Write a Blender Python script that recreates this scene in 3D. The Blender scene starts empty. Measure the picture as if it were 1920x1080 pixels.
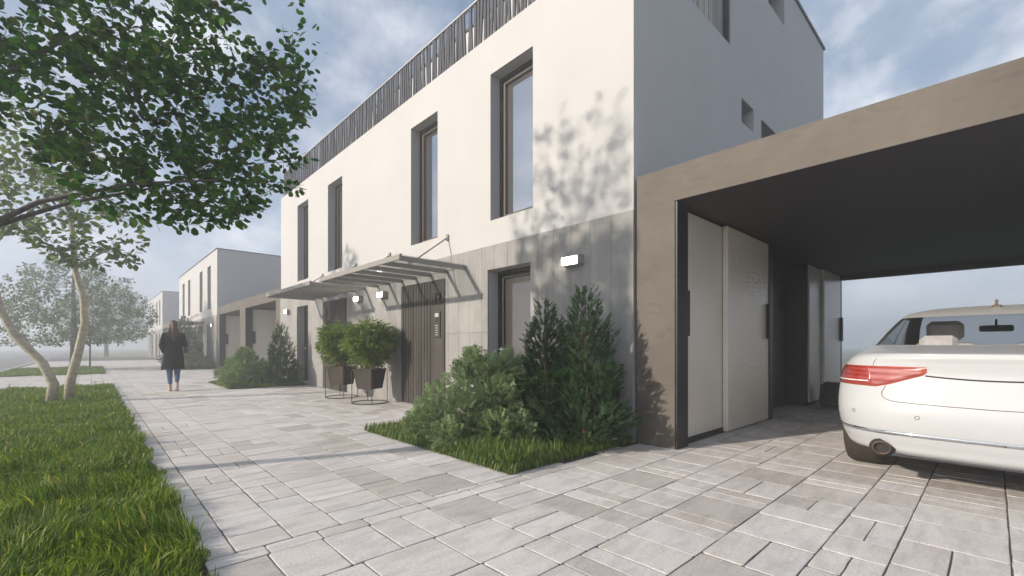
import bpy, math, random
import numpy as np
from mathutils import Vector, Matrix

random.seed(11)
RNG = np.random.default_rng(11)
SC = bpy.context.scene
COL = SC.collection
PI = math.pi

# ------------------------------------------------------------------ helpers
def link(o, parent=None):
    COL.objects.link(o)
    if parent is not None:
        o.parent = parent
    return o

def tag(o, label=None, cat=None, group=None, kind=None):
    if label: o["label"] = label
    if cat: o["category"] = cat
    if group: o["group"] = group
    if kind: o["kind"] = kind
    return o

def thing(name, label, cat, loc=(0, 0, 0), group=None, rz=0.0):
    o = bpy.data.objects.new(name, None)
    o.empty_display_size = 0.1
    o.location = loc
    o.rotation_euler = (0, 0, rz)
    link(o)
    return tag(o, label, cat, group)

def copy_tree(o, parent=None):
    c = o.copy()
    COL.objects.link(c)
    if parent is not None:
        c.parent = parent
    for ch in list(o.children):
        copy_tree(ch, c)
    return c

class MB:
    """collects faces and links them as ONE mesh object"""
    def __init__(self):
        self.v = []; self.f = []; self.m = []; self.s = []
    def quad(self, a, b, c, d, m=0, smooth=False):
        i = len(self.v); self.v += [a, b, c, d]
        self.f.append((i, i+1, i+2, i+3)); self.m.append(m); self.s.append(smooth)
    def box(self, x0, x1, y0, y1, z0, z1, m=0):
        i = len(self.v)
        self.v += [(x0,y0,z0),(x1,y0,z0),(x1,y1,z0),(x0,y1,z0),(x0,y0,z1),(x1,y0,z1),(x1,y1,z1),(x0,y1,z1)]
        for q in ((0,3,2,1),(4,5,6,7),(0,1,5,4),(1,2,6,5),(2,3,7,6),(3,0,4,7)):
            self.f.append(tuple(i+k for k in q)); self.m.append(m); self.s.append(False)
    def bbox(self, x0, x1, y0, y1, z0, z1, b=0.005, m=0):
        """box with chamfered edges"""
        i = len(self.v)
        P = []
        for sz in (0, 1):
            for sy in (0, 1):
                for sx in (0, 1):
                    X = (x0, x1)[sx]; Y = (y0, y1)[sy]; Z = (z0, z1)[sz]
                    dx = b*(1-2*sx); dy = b*(1-2*sy); dz = b*(1-2*sz)
                    P += [(X, Y+dy, Z+dz), (X+dx, Y, Z+dz), (X+dx, Y+dy, Z)]
        self.v += P
        def k(sx, sy, sz, a): return i + 3*(sx + 2*sy + 4*sz) + a
        F = []
        F.append([k(0,0,0,0), k(0,0,1,0), k(0,1,1,0), k(0,1,0,0)])
        F.append([k(1,0,0,0), k(1,1,0,0), k(1,1,1,0), k(1,0,1,0)])
        F.append([k(0,0,0,1), k(1,0,0,1), k(1,0,1,1), k(0,0,1,1)])
        F.append([k(0,1,0,1), k(0,1,1,1), k(1,1,1,1), k(1,1,0,1)])
        F.append([k(0,0,0,2), k(0,1,0,2), k(1,1,0,2), k(1,0,0,2)])
        F.append([k(0,0,1,2), k(1,0,1,2), k(1,1,1,2), k(0,1,1,2)])
        for sz in (0,1):
            for sy in (0,1):
                F.append([k(0,sy,sz,1), k(1,sy,sz,1), k(1,sy,sz,2), k(0,sy,sz,2)])
            for sx in (0,1):
                F.append([k(sx,0,sz,0), k(sx,1,sz,0), k(sx,1,sz,2), k(sx,0,sz,2)])
        for sy in (0,1):
            for sx in (0,1):
                F.append([k(sx,sy,0,0), k(sx,sy,1,0), k(sx,sy,1,1), k(sx,sy,0,1)])
        for sz in (0,1):
            for sy in (0,1):
                for sx in (0,1):
                    F.append([k(sx,sy,sz,0), k(sx,sy,sz,1), k(sx,sy,sz,2)])
        for q in F:
            self.f.append(tuple(q)); self.m.append(m); self.s.append(False)
    def tube(self, pts, radii, n=6, m=0, cap=True, smooth=True):
        pts = [Vector(p) for p in pts]
        if isinstance(radii, (int, float)): radii = [radii]*len(pts)
        base = len(self.v)
        t0 = (pts[1]-pts[0]).normalized()
        up = Vector((0,0,1)) if abs(t0.z) < 0.9 else Vector((1,0,0))
        nrm = t0.cross(up).normalized()
        for k, p in enumerate(pts):
            if k == 0: t = t0
            elif k == len(pts)-1: t = (pts[k]-pts[k-1]).normalized()
            else: t = (pts[k+1]-pts[k-1]).normalized()
            nrm = (nrm - t*nrm.dot(t))
            if nrm.length < 1e-6: nrm = t.orthogonal()
            nrm.normalize()
            bn = t.cross(nrm)
            for j in range(n):
                a = 2*PI*j/n
                q = p + (nrm*math.cos(a) + bn*math.sin(a))*radii[k]
                self.v.append(tuple(q))
        for k in range(len(pts)-1):
            for j in range(n):
                a = base+k*n+j; b = base+k*n+(j+1) % n
                self.f.append((a, b, b+n, a+n)); self.m.append(m); self.s.append(smooth)
        if cap:
            self.f.append(tuple(base+j for j in reversed(range(n)))); self.m.append(m); self.s.append(False)
            e = base+(len(pts)-1)*n
            self.f.append(tuple(e+j for j in range(n))); self.m.append(m); self.s.append(False)
    def lathe(self, prof, c=(0,0,0), n=32, m=0, axis='z', smooth=True):
        base = len(self.v)
        for (r, h) in prof:
            for j in range(n):
                a = 2*PI*j/n
                if axis == 'z': self.v.append((c[0]+r*math.cos(a), c[1]+r*math.sin(a), c[2]+h))
                elif axis == 'y': self.v.append((c[0]+r*math.cos(a), c[1]+h, c[2]+r*math.sin(a)))
                else: self.v.append((c[0]+h, c[1]+r*math.cos(a), c[2]+r*math.sin(a)))
        for k in range(len(prof)-1):
            for j in range(n):
                a = base+k*n+j; b = base+k*n+(j+1) % n
                self.f.append((a, b, b+n, a+n)); self.m.append(m); self.s.append(smooth)
    def ball(self, c, r, n=12, m=0, sc=(1,1,1)):
        base = len(self.v); h = n//2
        for i in range(h+1):
            th = PI*i/h
            for j in range(n):
                ph = 2*PI*j/n
                self.v.append((c[0]+r*sc[0]*math.sin(th)*math.cos(ph), c[1]+r*sc[1]*math.sin(th)*math.sin(ph), c[2]+r*sc[2]*math.cos(th)))
        for i in range(h):
            for j in range(n):
                a = base+i*n+j; b = base+i*n+(j+1) % n
                self.f.append((a, a+n, b+n, b)); self.m.append(m); self.s.append(True)
    def build(self, name, mats, parent=None):
        me = bpy.data.meshes.new(name)
        me.from_pydata([tuple(p) for p in self.v], [], self.f)
        if not isinstance(mats, (list, tuple)): mats = [mats]
        for mt in mats: me.materials.append(mt)
        me.polygons.foreach_set("material_index", self.m)
        me.polygons.foreach_set("use_smooth", self.s)
        me.update()
        o = bpy.data.objects.new(name, me)
        return link(o, parent)

def np_mesh(name, V, F, mat, parent=None, smooth=False, midx=None):
    """V (n,3), F (m,k) constant-size faces, numpy"""
    me = bpy.data.meshes.new(name)
    V = np.asarray(V, dtype=np.float32); F = np.asarray(F, dtype=np.int32)
    k = F.shape[1]
    me.vertices.add(len(V)); me.vertices.foreach_set("co", V.ravel())
    me.loops.add(F.size); me.loops.foreach_set("vertex_index", F.ravel())
    me.polygons.add(len(F))
    me.polygons.foreach_set("loop_start", np.arange(0, F.size, k, dtype=np.int32))
    me.polygons.foreach_set("loop_total", np.full(len(F), k, dtype=np.int32))
    me.polygons.foreach_set("use_smooth", np.full(len(F), bool(smooth), dtype=bool))
    mats = mat if isinstance(mat, (list, tuple)) else [mat]
    for mt in mats: me.materials.append(mt)
    if midx is not None: me.polygons.foreach_set("material_index", np.asarray(midx, dtype=np.int32))
    me.update(calc_edges=True)
    o = bpy.data.objects.new(name, me)
    return link(o, parent)

def scatter(name, TV, TF, P, D, N, S, mat, parent=None, smooth=False):
    """copies of a small template (local y along D, z near N) merged in one mesh"""
    P = np.asarray(P); D = np.asarray(D, dtype=float); N = np.asarray(N, dtype=float); S = np.asarray(S)
    D = D/np.linalg.norm(D, axis=1, keepdims=True)
    N = N - D*(N*D).sum(1, keepdims=True)
    ln = np.linalg.norm(N, axis=1, keepdims=True); bad = ln[:, 0] < 1e-4
    N[bad] = np.cross(D[bad], np.array([1., .3, .2])); ln = np.linalg.norm(N, axis=1, keepdims=True)
    N = N/ln
    X = np.cross(D, N)
    TV = np.asarray(TV, dtype=float); TF = np.asarray(TF)
    V = (P[:, None, :] + S[:, None, None]*(TV[None, :, 0:1]*X[:, None, :] + TV[None, :, 1:2]*D[:, None, :] + TV[None, :, 2:3]*N[:, None, :]))
    F = TF[None] + (np.arange(len(P))*len(TV))[:, None, None]
    return np_mesh(name, V.reshape(-1, 3), F.reshape(-1, TF.shape[1]), mat, parent, smooth)

# ------------------------------------------------------------------ materials
def new_mat(name):
    m = bpy.data.materials.new(name); m.use_nodes = True
    nt = m.node_tree; b = nt.nodes["Principled BSDF"]
    return m, nt, b

def N(nt, t, **kw):
    n = nt.nodes.new(t)
    for k, v in kw.items(): setattr(n, k, v)
    return n

def coords(nt, scale=(1,1,1)):
    g = N(nt, "ShaderNodeTexCoord"); mp = N(nt, "ShaderNodeMapping")
    nt.links.new(g.outputs["Object"], mp.inputs["Vector"]); mp.inputs["Scale"].default_value = scale
    return mp.outputs["Vector"]

def ramp(nt, fac, stops):
    r = N(nt, "ShaderNodeValToRGB")
    e = r.color_ramp.elements
    e[0].position = stops[0][0]; e[0].color = (*stops[0][1], 1)
    e[1].position = stops[-1][0]; e[1].color = (*stops[-1][1], 1)
    for p, c in stops[1:-1]:
        x = e.new(p); x.color = (*c, 1)
    nt.links.new(fac, r.inputs[0])
    return r.outputs[0]

def noise(nt, vec, scale, detail=4, rough=.55, dist=0):
    n = N(nt, "ShaderNodeTexNoise")
    n.inputs["Scale"].default_value = scale; n.inputs["Detail"].default_value = detail
    n.inputs["Roughness"].default_value = rough; n.inputs["Distortion"].default_value = dist
    nt.links.new(vec, n.inputs["Vector"])
    return n.outputs["Fac"]

def mixc(nt, fac, a, b, mode='MIX'):
    m = N(nt, "ShaderNodeMix", data_type='RGBA', blend_type=mode)
    for s, v in ((m.inputs[0], fac), (m.inputs[6], a), (m.inputs[7], b)):
        if isinstance(v, (int, float)): s.default_value = v
        elif isinstance(v, tuple): s.default_value = (*v, 1)
        else: nt.links.new(v, s)
    return m.outputs[2]

def bump(nt, b, h, strength=.3, dist=.01):
    bp = N(nt, "ShaderNodeBump"); bp.inputs["Strength"].default_value = strength; bp.inputs["Distance"].default_value = dist
    nt.links.new(h, bp.inputs["Height"]); nt.links.new(bp.outputs[0], b.inputs["Normal"])

def island(nt):
    g = N(nt, "ShaderNodeNewGeometry"); return g.outputs["Random Per Island"]

def plain(name, col, rough=.6, metal=0, spec=.5, nscale=30, var=.12, bmp=0):
    m, nt, b = new_mat(name)
    v = coords(nt); f = noise(nt, v, nscale)
    lo = tuple(c*(1-var) for c in col); hi = tuple(min(1, c*(1+var)) for c in col)
    nt.links.new(ramp(nt, f, [(.3, lo), (.7, hi)]), b.inputs["Base Color"])
    b.inputs["Roughness"].default_value = rough; b.inputs["Metallic"].default_value = metal
    b.inputs["Specular IOR Level"].default_value = spec
    if bmp: bump(nt, b, f, bmp, .004)
    return m

def mottled(name, stops, scale, rough, fine=120, bmp=.25, dist=.004, stretch=(1,1,1), smear=None, isl=0, spec=.5):
    m, nt, b = new_mat(name)
    v = coords(nt, stretch)
    big = noise(nt, v, scale, 6, .6, .4)
    col = ramp(nt, big, stops)
    if smear:
        s = noise(nt, coords(nt, smear[0]), smear[1], 6, .65, 1.5)
        k = ramp(nt, s, [(smear[2], (0,0,0)), (smear[3], (1,1,1))])
        col = mixc(nt, k, col, mixc(nt, 1.0, col, smear[4], 'MULTIPLY'))
    if isl:
        r = ramp(nt, island(nt), [(0, (1-isl,)*3), (1, (1+isl*.5,)*3)])
        col = mixc(nt, 1.0, col, r, 'MULTIPLY')
    nt.links.new(col, b.inputs["Base Color"])
    b.inputs["Roughness"].default_value = rough; b.inputs["Specular IOR Level"].default_value = spec
    fn = noise(nt, coords(nt), fine, 5, .6)
    bump(nt, b, fn, bmp, dist)
    return m

M = {}
M['plaster'] = mottled('white_plaster', [(.25, (.475,.470,.465)), (.75, (.515,.508,.502))], 1.1, .9, 130, .4, .008, smear=((2.5,2.5,.22), 1.3, .60, .9, (.96,.957,.955)), spec=.15)
M['stone'] = mottled('grey_stone_panels', [(.22, (.235,.228,.222)), (.5, (.30,.292,.282)), (.8, (.37,.36,.345))], 2.6, .75, 60, .25, .004, (1,1,.55),
                     ((1,9,.5), 2.2, .5, .75, (.80,.79,.78)), isl=.10, spec=.3)
M['tan'] = mottled('tan_render', [(.25, (.100,.087,.073)), (.75, (.150,.131,.110))], 1.6, .7, 60, .3, .004, (1,1,1),
                   ((1.0,1.2,3.5), 2.4, .54, .74, (.76,.745,.73)), spec=.3)
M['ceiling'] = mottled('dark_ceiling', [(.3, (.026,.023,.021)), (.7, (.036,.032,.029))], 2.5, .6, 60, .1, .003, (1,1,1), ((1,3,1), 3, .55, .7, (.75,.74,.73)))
M['black'] = plain('black_metal', (.018,.019,.022), .45, 0, .4)
M['darkwall'] = mottled('dark_brown_panel', [(.3, (.045,.040,.036)), (.7, (.06,.053,.047))], 3, .7, 60, .15, .003)
def door_panel():
    m, nt, b = new_mat('pebbled_door_panel')
    v = coords(nt)
    vo = N(nt, "ShaderNodeTexVoronoi"); vo.inputs["Scale"].default_value = 26; nt.links.new(v, vo.inputs["Vector"])
    big = noise(nt, v, 1.1)
    k = ramp(nt, big, [(.34, (.15,.15,.15)), (.56, (1,1,1))])
    nt.links.new(ramp(nt, big, [(.3, (.76,.715,.63)), (.7, (.82,.78,.705))]), b.inputs["Base Color"])
    b.inputs["Roughness"].default_value = .24
    h = mixc(nt, k, (.5,.5,.5), vo.outputs["Distance"])
    fn = noise(nt, v, 55, 3)
    bump(nt, b, mixc(nt, .3, h, fn), .55, .014)
    return m
M['door_panel'] = door_panel()
M['wood'] = mottled('dark_weathered_board', [(.25, (.036,.032,.028)), (.5, (.062,.055,.049)), (.8, (.098,.088,.078))], 5, .7, 50, .3, .004, (1,1,.16), ((6,6,.6), 4, .5, .7, (.7,.68,.66)), isl=.2, spec=.25)
M['grey_steel'] = plain('grey_powder_coated_steel', (.27,.255,.235), .5, 0, .4, 20, .08)
M['bronze'] = plain('bronze_brown_frame', (.085,.068,.052), .5, 0, .4, 40, .15)
M['frame_dark'] = plain('dark_frame', (.030,.028,.026), .5, 0, .4, 40, .15)
M['slat'] = plain('anthracite_slats', (.050,.052,.062), .6, 0, .3, 8, .2)
M['slat_light'] = mottled('weathered_light_slats', [(.3, (.40,.37,.34)), (.7, (.58,.55,.51))], 6, .8, 60, .2, .003, (1,1,.2), isl=.3)
M['rail'] = plain('pale_metal_rail', (.42,.42,.42), .45, .2, .5, 20, .06)
M['trim'] = plain('dark_roof_trim', (.045,.048,.058), .5, 0, .4)
M['lamp_body'] = plain('grey_lamp_housing', (.32,.30,.28), .45, .2, .5)
M['roofing'] = plain('grey_roof_gravel', (.25,.25,.25), .9, 0, .2, 60, .3)

def emit(name, col, st):
    m, nt, b = new_mat(name)
    b.inputs["Emission Color"].default_value = (*col, 1); b.inputs["Emission Strength"].default_value = st
    b.inputs["Base Color"].default_value = (.8,.8,.8,1)
    v = coords(nt); f = noise(nt, v, 8)
    nt.links.new(ramp(nt, f, [(0, tuple(c*.92 for c in col)), (1, col)]), b.inputs["Emission Color"])
    return m
M['lamp_glow'] = emit('lit_lamp_lens', (1.0,.90,.76), 14)
M['key_glow'] = emit('lit_keys', (.85,.9,1.0), .9)

def pane(nm='window_pane', lo=.36, ior=2.1):
    m, nt, b = new_mat(nm)
    b.inputs["Base Color"].default_value = (.042,.036,.033,1); b.inputs["Roughness"].default_value = .3
    gl = N(nt, "ShaderNodeBsdfGlossy"); gl.inputs["Roughness"].default_value = .015
    gl.inputs["Color"].default_value = (.84,.91,1,1)
    v = coords(nt); f = noise(nt, v, 1.2, 2)
    bp = N(nt, "ShaderNodeBump"); bp.inputs["Strength"].default_value = .012; bp.inputs["Distance"].default_value = .05
    nt.links.new(f, bp.inputs["Height"]); nt.links.new(bp.outputs[0], gl.inputs["Normal"])
    lw = N(nt, "ShaderNodeFresnel"); lw.inputs["IOR"].default_value = ior
    mr = N(nt, "ShaderNodeMapRange"); mr.inputs[1].default_value = 0; mr.inputs[2].default_value = 1; mr.inputs[3].default_value = lo; mr.inputs[4].default_value = 1
    nt.links.new(lw.outputs[0], mr.inputs[0])
    mx = N(nt, "ShaderNodeMixShader"); nt.links.new(mr.outputs[0], mx.inputs[0])
    nt.links.new(b.outputs[0], mx.inputs[1]); nt.links.new(gl.outputs[0], mx.inputs[2])
    nt.links.new(mx.outputs[0], nt.nodes["Material Output"].inputs["Surface"])
    return m
M['pane'] = pane()
M['pane_low'] = pane('ground_window_pane', .03, 1.5)

def paver_mat():
    m, nt, b = new_mat('grey_concrete_pavers')
    v = coords(nt); r = island(nt)
    base = ramp(nt, r, [(0, (.48,.447,.42)), (.18, (.58,.547,.522)), (.55, (.65,.617,.594)), (.8, (.62,.598,.59)), (1, (.71,.68,.655))])
    # weathering streaks along each block, blotches, grit and a little grime over everything
    off = N(nt, "ShaderNodeVectorMath", operation='MULTIPLY_ADD'); off.inputs[1].default_value = (37, 53, 11)
    cr = N(nt, "ShaderNodeCombineXYZ")
    for k in range(3): nt.links.new(r, cr.inputs[k])
    nt.links.new(cr.outputs[0], off.inputs[0]); nt.links.new(v, off.inputs[2])
    mp = N(nt, "ShaderNodeMapping"); mp.inputs["Scale"].default_value = (2.2, 7, 1); nt.links.new(off.outputs[0], mp.inputs["Vector"])
    st = noise(nt, mp.outputs[0], 1.6, 6, .62, .5)
    base = mixc(nt, ramp(nt, st, [(.42, (0,0,0)), (.70, (1,1,1))]), base, mixc(nt, 1.0, base, (.76,.755,.76), 'MULTIPLY'))
    big = noise(nt, v, .9, 5, .6, .6)
    base = mixc(nt, ramp(nt, big, [(.5, (0,0,0)), (.72, (1,1,1))]), base, mixc(nt, 1.0, base, (.84,.825,.80), 'MULTIPLY'))
    sp = noise(nt, v, 75, 4, .75)
    base = mixc(nt, ramp(nt, sp, [(.54, (0,0,0)), (.66, (.8,.8,.8))]), base, mixc(nt, 1.0, base, (.58,.57,.56), 'MULTIPLY'))
    li = noise(nt, v, 48, 3, .7)
    base = mixc(nt, ramp(nt, li, [(.60, (0,0,0)), (.74, (.6,.6,.6))]), base, (.78,.77,.76))
    nt.links.new(base, b.inputs["Base Color"])
    b.inputs["Roughness"].default_value = .8; b.inputs["Specular IOR Level"].default_value = .25
    fn = noise(nt, v, 30, 8, .75); bump(nt, b, fn, .55, .006)
    return m
M['paver'] = paver_mat()
M['joint'] = mottled('joint_sand', [(.3, (.05,.046,.042)), (.7, (.125,.115,.105))], 60, .95, 200, .5, .004)
M['soil'] = mottled('dark_soil', [(.3, (.022,.020,.012)), (.7, (.045,.042,.022))], 20, .95, 80, .5, .02)
M['asphalt'] = mottled('pale_asphalt', [(.3, (.14,.14,.145)), (.7, (.20,.20,.20))], .6, .9, 150, .4, .004)
M['field'] = mottled('far_field', [(.3, (.12,.13,.08)), (.7, (.20,.19,.13))], .15, .95, 8, .3, .05)
M['kerb'] = mottled('concrete_kerb', [(.3, (.36,.35,.34)), (.7, (.44,.43,.42))], 5, .85, 90, .3, .004)

def leafy(name, stops, rough=.5, trans=.25, spec=.35, tcol=None):
    m, nt, b = new_mat(name)
    r = island(nt)
    col = ramp(nt, r, stops)
    nt.links.new(col, b.inputs["Base Color"])
    b.inputs["Roughness"].default_value = rough; b.inputs["Specular IOR Level"].default_value = spec
    tr = N(nt, "ShaderNodeBsdfTranslucent")
    nt.links.new(mixc(nt, 1.0, col, tcol or (1.3,1.5,.7), 'MULTIPLY'), tr.inputs["Color"])
    mx = N(nt, "ShaderNodeMixShader"); mx.inputs[0].default_value = trans
    nt.links.new(b.outputs[0], mx.inputs[1]); nt.links.new(tr.outputs[0], mx.inputs[2])
    nt.links.new(mx.outputs[0], nt.nodes["Material Output"].inputs["Surface"])
    return m
M['grass'] = leafy('lawn_grass', [(0, (.036,.082,.008)), (.45, (.098,.170,.015)), (.85, (.20,.265,.032)), (.94, (.34,.33,.07)), (1, (.55,.42,.19))], .55, .35)
M['bedgrass'] = leafy('bed_grass', [(0, (.050,.095,.018)), (.5, (.095,.155,.030)), (.9, (.17,.22,.05)), (1, (.28,.27,.09))], .5, .3)
M['oak'] = leafy('oak_leaves', [(0, (.014,.060,.006)), (.5, (.036,.120,.011)), (.85, (.075,.19,.018)), (1, (.13,.14,.035))], .6, .30, .12)
M['linden'] = leafy('linden_leaves', [(0, (.05,.09,.014)), (.5, (.09,.14,.022)), (1, (.18,.22,.035))], .5, .35)
M['farleaf'] = leafy('haze_paled_leaves', [(0, (.11,.135,.095)), (1, (.19,.22,.15))], .7, .3, .1)  # leaf colour paled to stand in for thicker fog
M['conifer'] = leafy('conifer_needles', [(0, (.022,.055,.022)), (.6, (.048,.095,.040)), (1, (.095,.15,.07))], .55, .15, .2)
M['juniper'] = leafy('juniper_needles', [(0, (.10,.165,.075)), (.5, (.23,.31,.155)), (.9, (.40,.48,.25)), (1, (.48,.54,.20))], .55, .18, .35)
M['bamboo'] = leafy('bamboo_leaves', [(0, (.09,.14,.018)), (.5, (.15,.215,.032)), (1, (.24,.29,.055))], .5, .3)
M['fern'] = leafy('fern_leaves', [(0, (.03,.075,.02)), (1, (.06,.13,.035))], .5, .25)
M['bark_grey'] = mottled('grey_brown_bark', [(.3, (.075,.064,.056)), (.7, (.15,.132,.118))], 9, .9, 60, .6, .01, (3,3,.6))
M['bark_pale'] = mottled('pale_mottled_bark', [(.25, (.30,.26,.18)), (.5, (.46,.41,.31)), (.75, (.58,.53,.43))], 9, .85, 50, .5, .008, (1,1,2.2), ((2,2,7), 7, .52, .62, (.62,.58,.50)))
M['bark_red'] = mottled('reddish_bark', [(.3, (.12,.07,.045)), (.7, (.22,.13,.08))], 20, .9, 70, .5, .008)
M['cane'] = plain('bamboo_canes', (.36,.25,.12), .6, 0, .3, 30, .2)
M['pot'] = plain('brown_pot', (.052,.042,.034), .55, 0, .3, 25, .1, .1)
M['wire'] = plain('dark_wire', (.030,.025,.022), .5, .3, .4)

# car
def car_paint():
    m, nt, b = new_mat('white_car_paint')
    v = coords(nt); f = noise(nt, v, 3)
    nt.links.new(ramp(nt, f, [(.3, (.45,.46,.475)), (.7, (.47,.48,.495))]), b.inputs["Base Color"])
    b.inputs["Roughness"].default_value = .42; b.inputs["Coat Weight"].default_value = .28; b.inputs["Coat Roughness"].default_value = .04; b.inputs["Specular IOR Level"].default_value = .3
    return m
M['paint'] = car_paint()
def clear(name, tint, ior=1.5, rough=.0, base=.0):
    m, nt, b = new_mat(name)
    tr = N(nt, "ShaderNodeBsdfTransparent"); tr.inputs[0].default_value = (*tint, 1)
    gl = N(nt, "ShaderNodeBsdfGlossy"); gl.inputs["Roughness"].default_value = rough
    v = coords(nt); f = noise(nt, v, 2, 2)
    nt.links.new(ramp(nt, f, [(0, (.9,.93,.97)), (1, (1,1,1))]), gl.inputs["Color"])
    fr = N(nt, "ShaderNodeLayerWeight"); fr.inputs[0].default_value = .5
    pw = N(nt, "ShaderNodeMath", operation='POWER'); pw.inputs[1].default_value = 4.0
    nt.links.new(fr.outputs["Facing"], pw.inputs[0])
    ad = N(nt, "ShaderNodeMath", operation='MULTIPLY_ADD', use_clamp=True); ad.inputs[1].default_value = .85; ad.inputs[2].default_value = base
    nt.links.new(pw.outputs[0], ad.inputs[0])
    mx = N(nt, "ShaderNodeMixShader"); nt.links.new(ad.outputs[0], mx.inputs[0])
    nt.links.new(tr.outputs[0], mx.inputs[1]); nt.links.new(gl.outputs[0], mx.inputs[2])
    nt.links.new(mx.outputs[0], nt.nodes["Material Output"].inputs["Surface"])
    nt.nodes.remove(b)
    return m
M['car_glass'] = clear('car_glass', (.95,.97,.985), 1.5, .0, .05)
M['canopy_glass'] = clear('canopy_glass', (.96,.97,.97), 1.45, .0, .03)
M['chrome'] = plain('chrome', (.75,.77,.80), .06, 1.0, .5, 3, .03)
M['seam'] = plain('dark_seam', (.03,.03,.03), .7, 0, .2)
M['tyre'] = plain('tyre_rubber', (.045,.036,.027), .75, 0, .3, 40, .2)
M['rim'] = plain('alloy_rim', (.45,.45,.46), .3, .8, .5)
M['exhaust'] = plain('brown_exhaust', (.10,.065,.045), .4, .6, .5)
M['fin'] = plain('bronze_fin', (.12,.09,.06), .4, .1, .5)
M['seat'] = plain('pale_leather', (.60,.56,.54), .55, 0, .4, 20, .1)
M['cabin'] = plain('grey_cabin_trim', (.22,.22,.23), .7, 0, .3)
def lens(name, c1, c2, sc):
    m, nt, b = new_mat(name)
    w = N(nt, "ShaderNodeTexWave", bands_direction='Z'); w.inputs["Scale"].default_value = sc; w.inputs["Distortion"].default_value = 2.5
    w.inputs["Detail"].default_value = 3
    nt.links.new(coords(nt, (.4,.25,1)), w.inputs["Vector"])
    nt.links.new(ramp(nt, w.outputs["Fac"], [(0, c1), (1, c2)]), b.inputs["Base Color"])
    b.inputs["Roughness"].default_value = .2; b.inputs["Coat Weight"].default_value = 1.0; b.inputs["Coat Roughness"].default_value = .02
    return m
M['lens_out'] = lens('red_lens', (.24,.018,.014), (.34,.045,.035), 9)
M['lens_in'] = lens('pink_lens', (.30,.055,.05), (.44,.17,.16), 7)
M['lens_rim'] = plain('dark_red_rim', (.36,.06,.035), .25, 0, .5)
M['lens_white'] = plain('clear_strip', (.75,.70,.68), .2, 0, .5)
# person
M['skin'] = plain('skin', (.50,.32,.24), .6, 0, .35, 20, .06)
M['coat'] = plain('black_wool', (.014,.012,.012), .9, 0, .15, 90, .25, .3)
M['denim'] = plain('blue_denim', (.085,.13,.23), .85, 0, .2, 60, .25, .2)
M['hair'] = plain('brown_hair', (.075,.036,.024), .55, 0, .35, 60, .4, .3)
M['shoe'] = plain('beige_shoes', (.50,.38,.32), .7, 0, .3, 30, .1)
M['sole'] = plain('white_sole', (.60,.56,.52), .7, 0, .3)
M['bag'] = plain('black_leather', (.015,.015,.016), .45, 0, .5, 40, .2)
M['rock'] = mottled('dark_brown_rough', [(.3, (.045,.030,.022)), (.6, (.085,.058,.042)), (.85, (.16,.12,.09))], 9, .9, 45, .7, .02)

# ------------------------------------------------------------------ camera, sun, sky
CAM_H = 1.06
cd = bpy.data.cameras.new("camera"); cam = bpy.data.objects.new("camera", cd); link(cam)
cam.location = (0, 0, CAM_H)
cam.rotation_euler = (PI/2, 0, -math.radians(43.07))
cd.sensor_width = 36; cd.lens = 844.0/1920*36
cd.shift_y = 110/1920
cd.clip_start = .05; cd.clip_end = 2000
SC.camera = cam

SUNV = Vector((-1.173, .417, .513)).normalized()
EL = math.asin(SUNV.z)
sl = bpy.data.lights.new("sun", 'SUN'); so = bpy.data.objects.new("sun", sl); link(so)
sl.energy = 4.4; sl.angle = math.radians(1.4); sl.color = (1.0, .89, .75)
so.rotation_euler = (-SUNV).to_track_quat('-Z', 'Y').to_euler()
so.location = SUNV*60

w = bpy.data.worlds.new("World"); SC.world = w; w.use_nodes = True
nt = w.node_tree; bg = nt.nodes["Background"]
sky = N(nt, "ShaderNodeTexSky", sky_type='NISHITA'); sky.sun_disc = False
sky.sun_elevation = EL; sky.sun_rotation = math.atan2(SUNV.x, SUNV.y)
sky.air_density = 1.2; sky.dust_density = 1.0; sky.ozone_density = 2.0
tc = N(nt, "ShaderNodeTexCoord")
sep = N(nt, "ShaderNodeSeparateXYZ"); nt.links.new(tc.outputs["Generated"], sep.inputs[0])
den = N(nt, "ShaderNodeMath", operation='ADD'); den.inputs[1].default_value = .55
mxz = N(nt, "ShaderNodeMath", operation='MAXIMUM'); mxz.inputs[1].default_value = 0.0
nt.links.new(sep.outputs[2], mxz.inputs[0]); nt.links.new(mxz.outputs[0], den.inputs[0])
cmb = N(nt, "ShaderNodeCombineXYZ")
for i in (0, 1):
    dv = N(nt, "ShaderNodeMath", operation='DIVIDE'); nt.links.new(sep.outputs[i], dv.inputs[0]); nt.links.new(den.outputs[0], dv.inputs[1])
    nt.links.new(dv.outputs[0], cmb.inputs[i])
c1 = noise(nt, cmb.outputs[0], 2.1, 8, .55, .3)
c2 = noise(nt, cmb.outputs[0], 3.4, 9, .56, .15)
mask = ramp(nt, c1, [(.37, (.25,.25,.25)), (.47, (.85,.85,.85)), (.56, (1,1,1))])
shade = ramp(nt, c2, [(.34, (2.3,3.1,4.3)), (.47, (3.1,3.8,4.9)), (.55, (5.5,5.9,6.7)), (.64, (8.6,8.7,9.0))])
blue = mixc(nt, 1.0, sky.outputs[0], (.95,1.0,1.1), 'MULTIPLY')
hz = N(nt, "ShaderNodeMapRange"); hz.inputs[1].default_value = .02; hz.inputs[2].default_value = .34; hz.inputs[3].default_value = .85; hz.inputs[4].default_value = 0
nt.links.new(mxz.outputs[0], hz.inputs[0])
nt.links.new(mixc(nt, hz.outputs[0], mixc(nt, mask, blue, shade), (6.0,6.5,7.5)), bg.inputs["Color"])
bg.inputs["Strength"].default_value = .10

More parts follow.
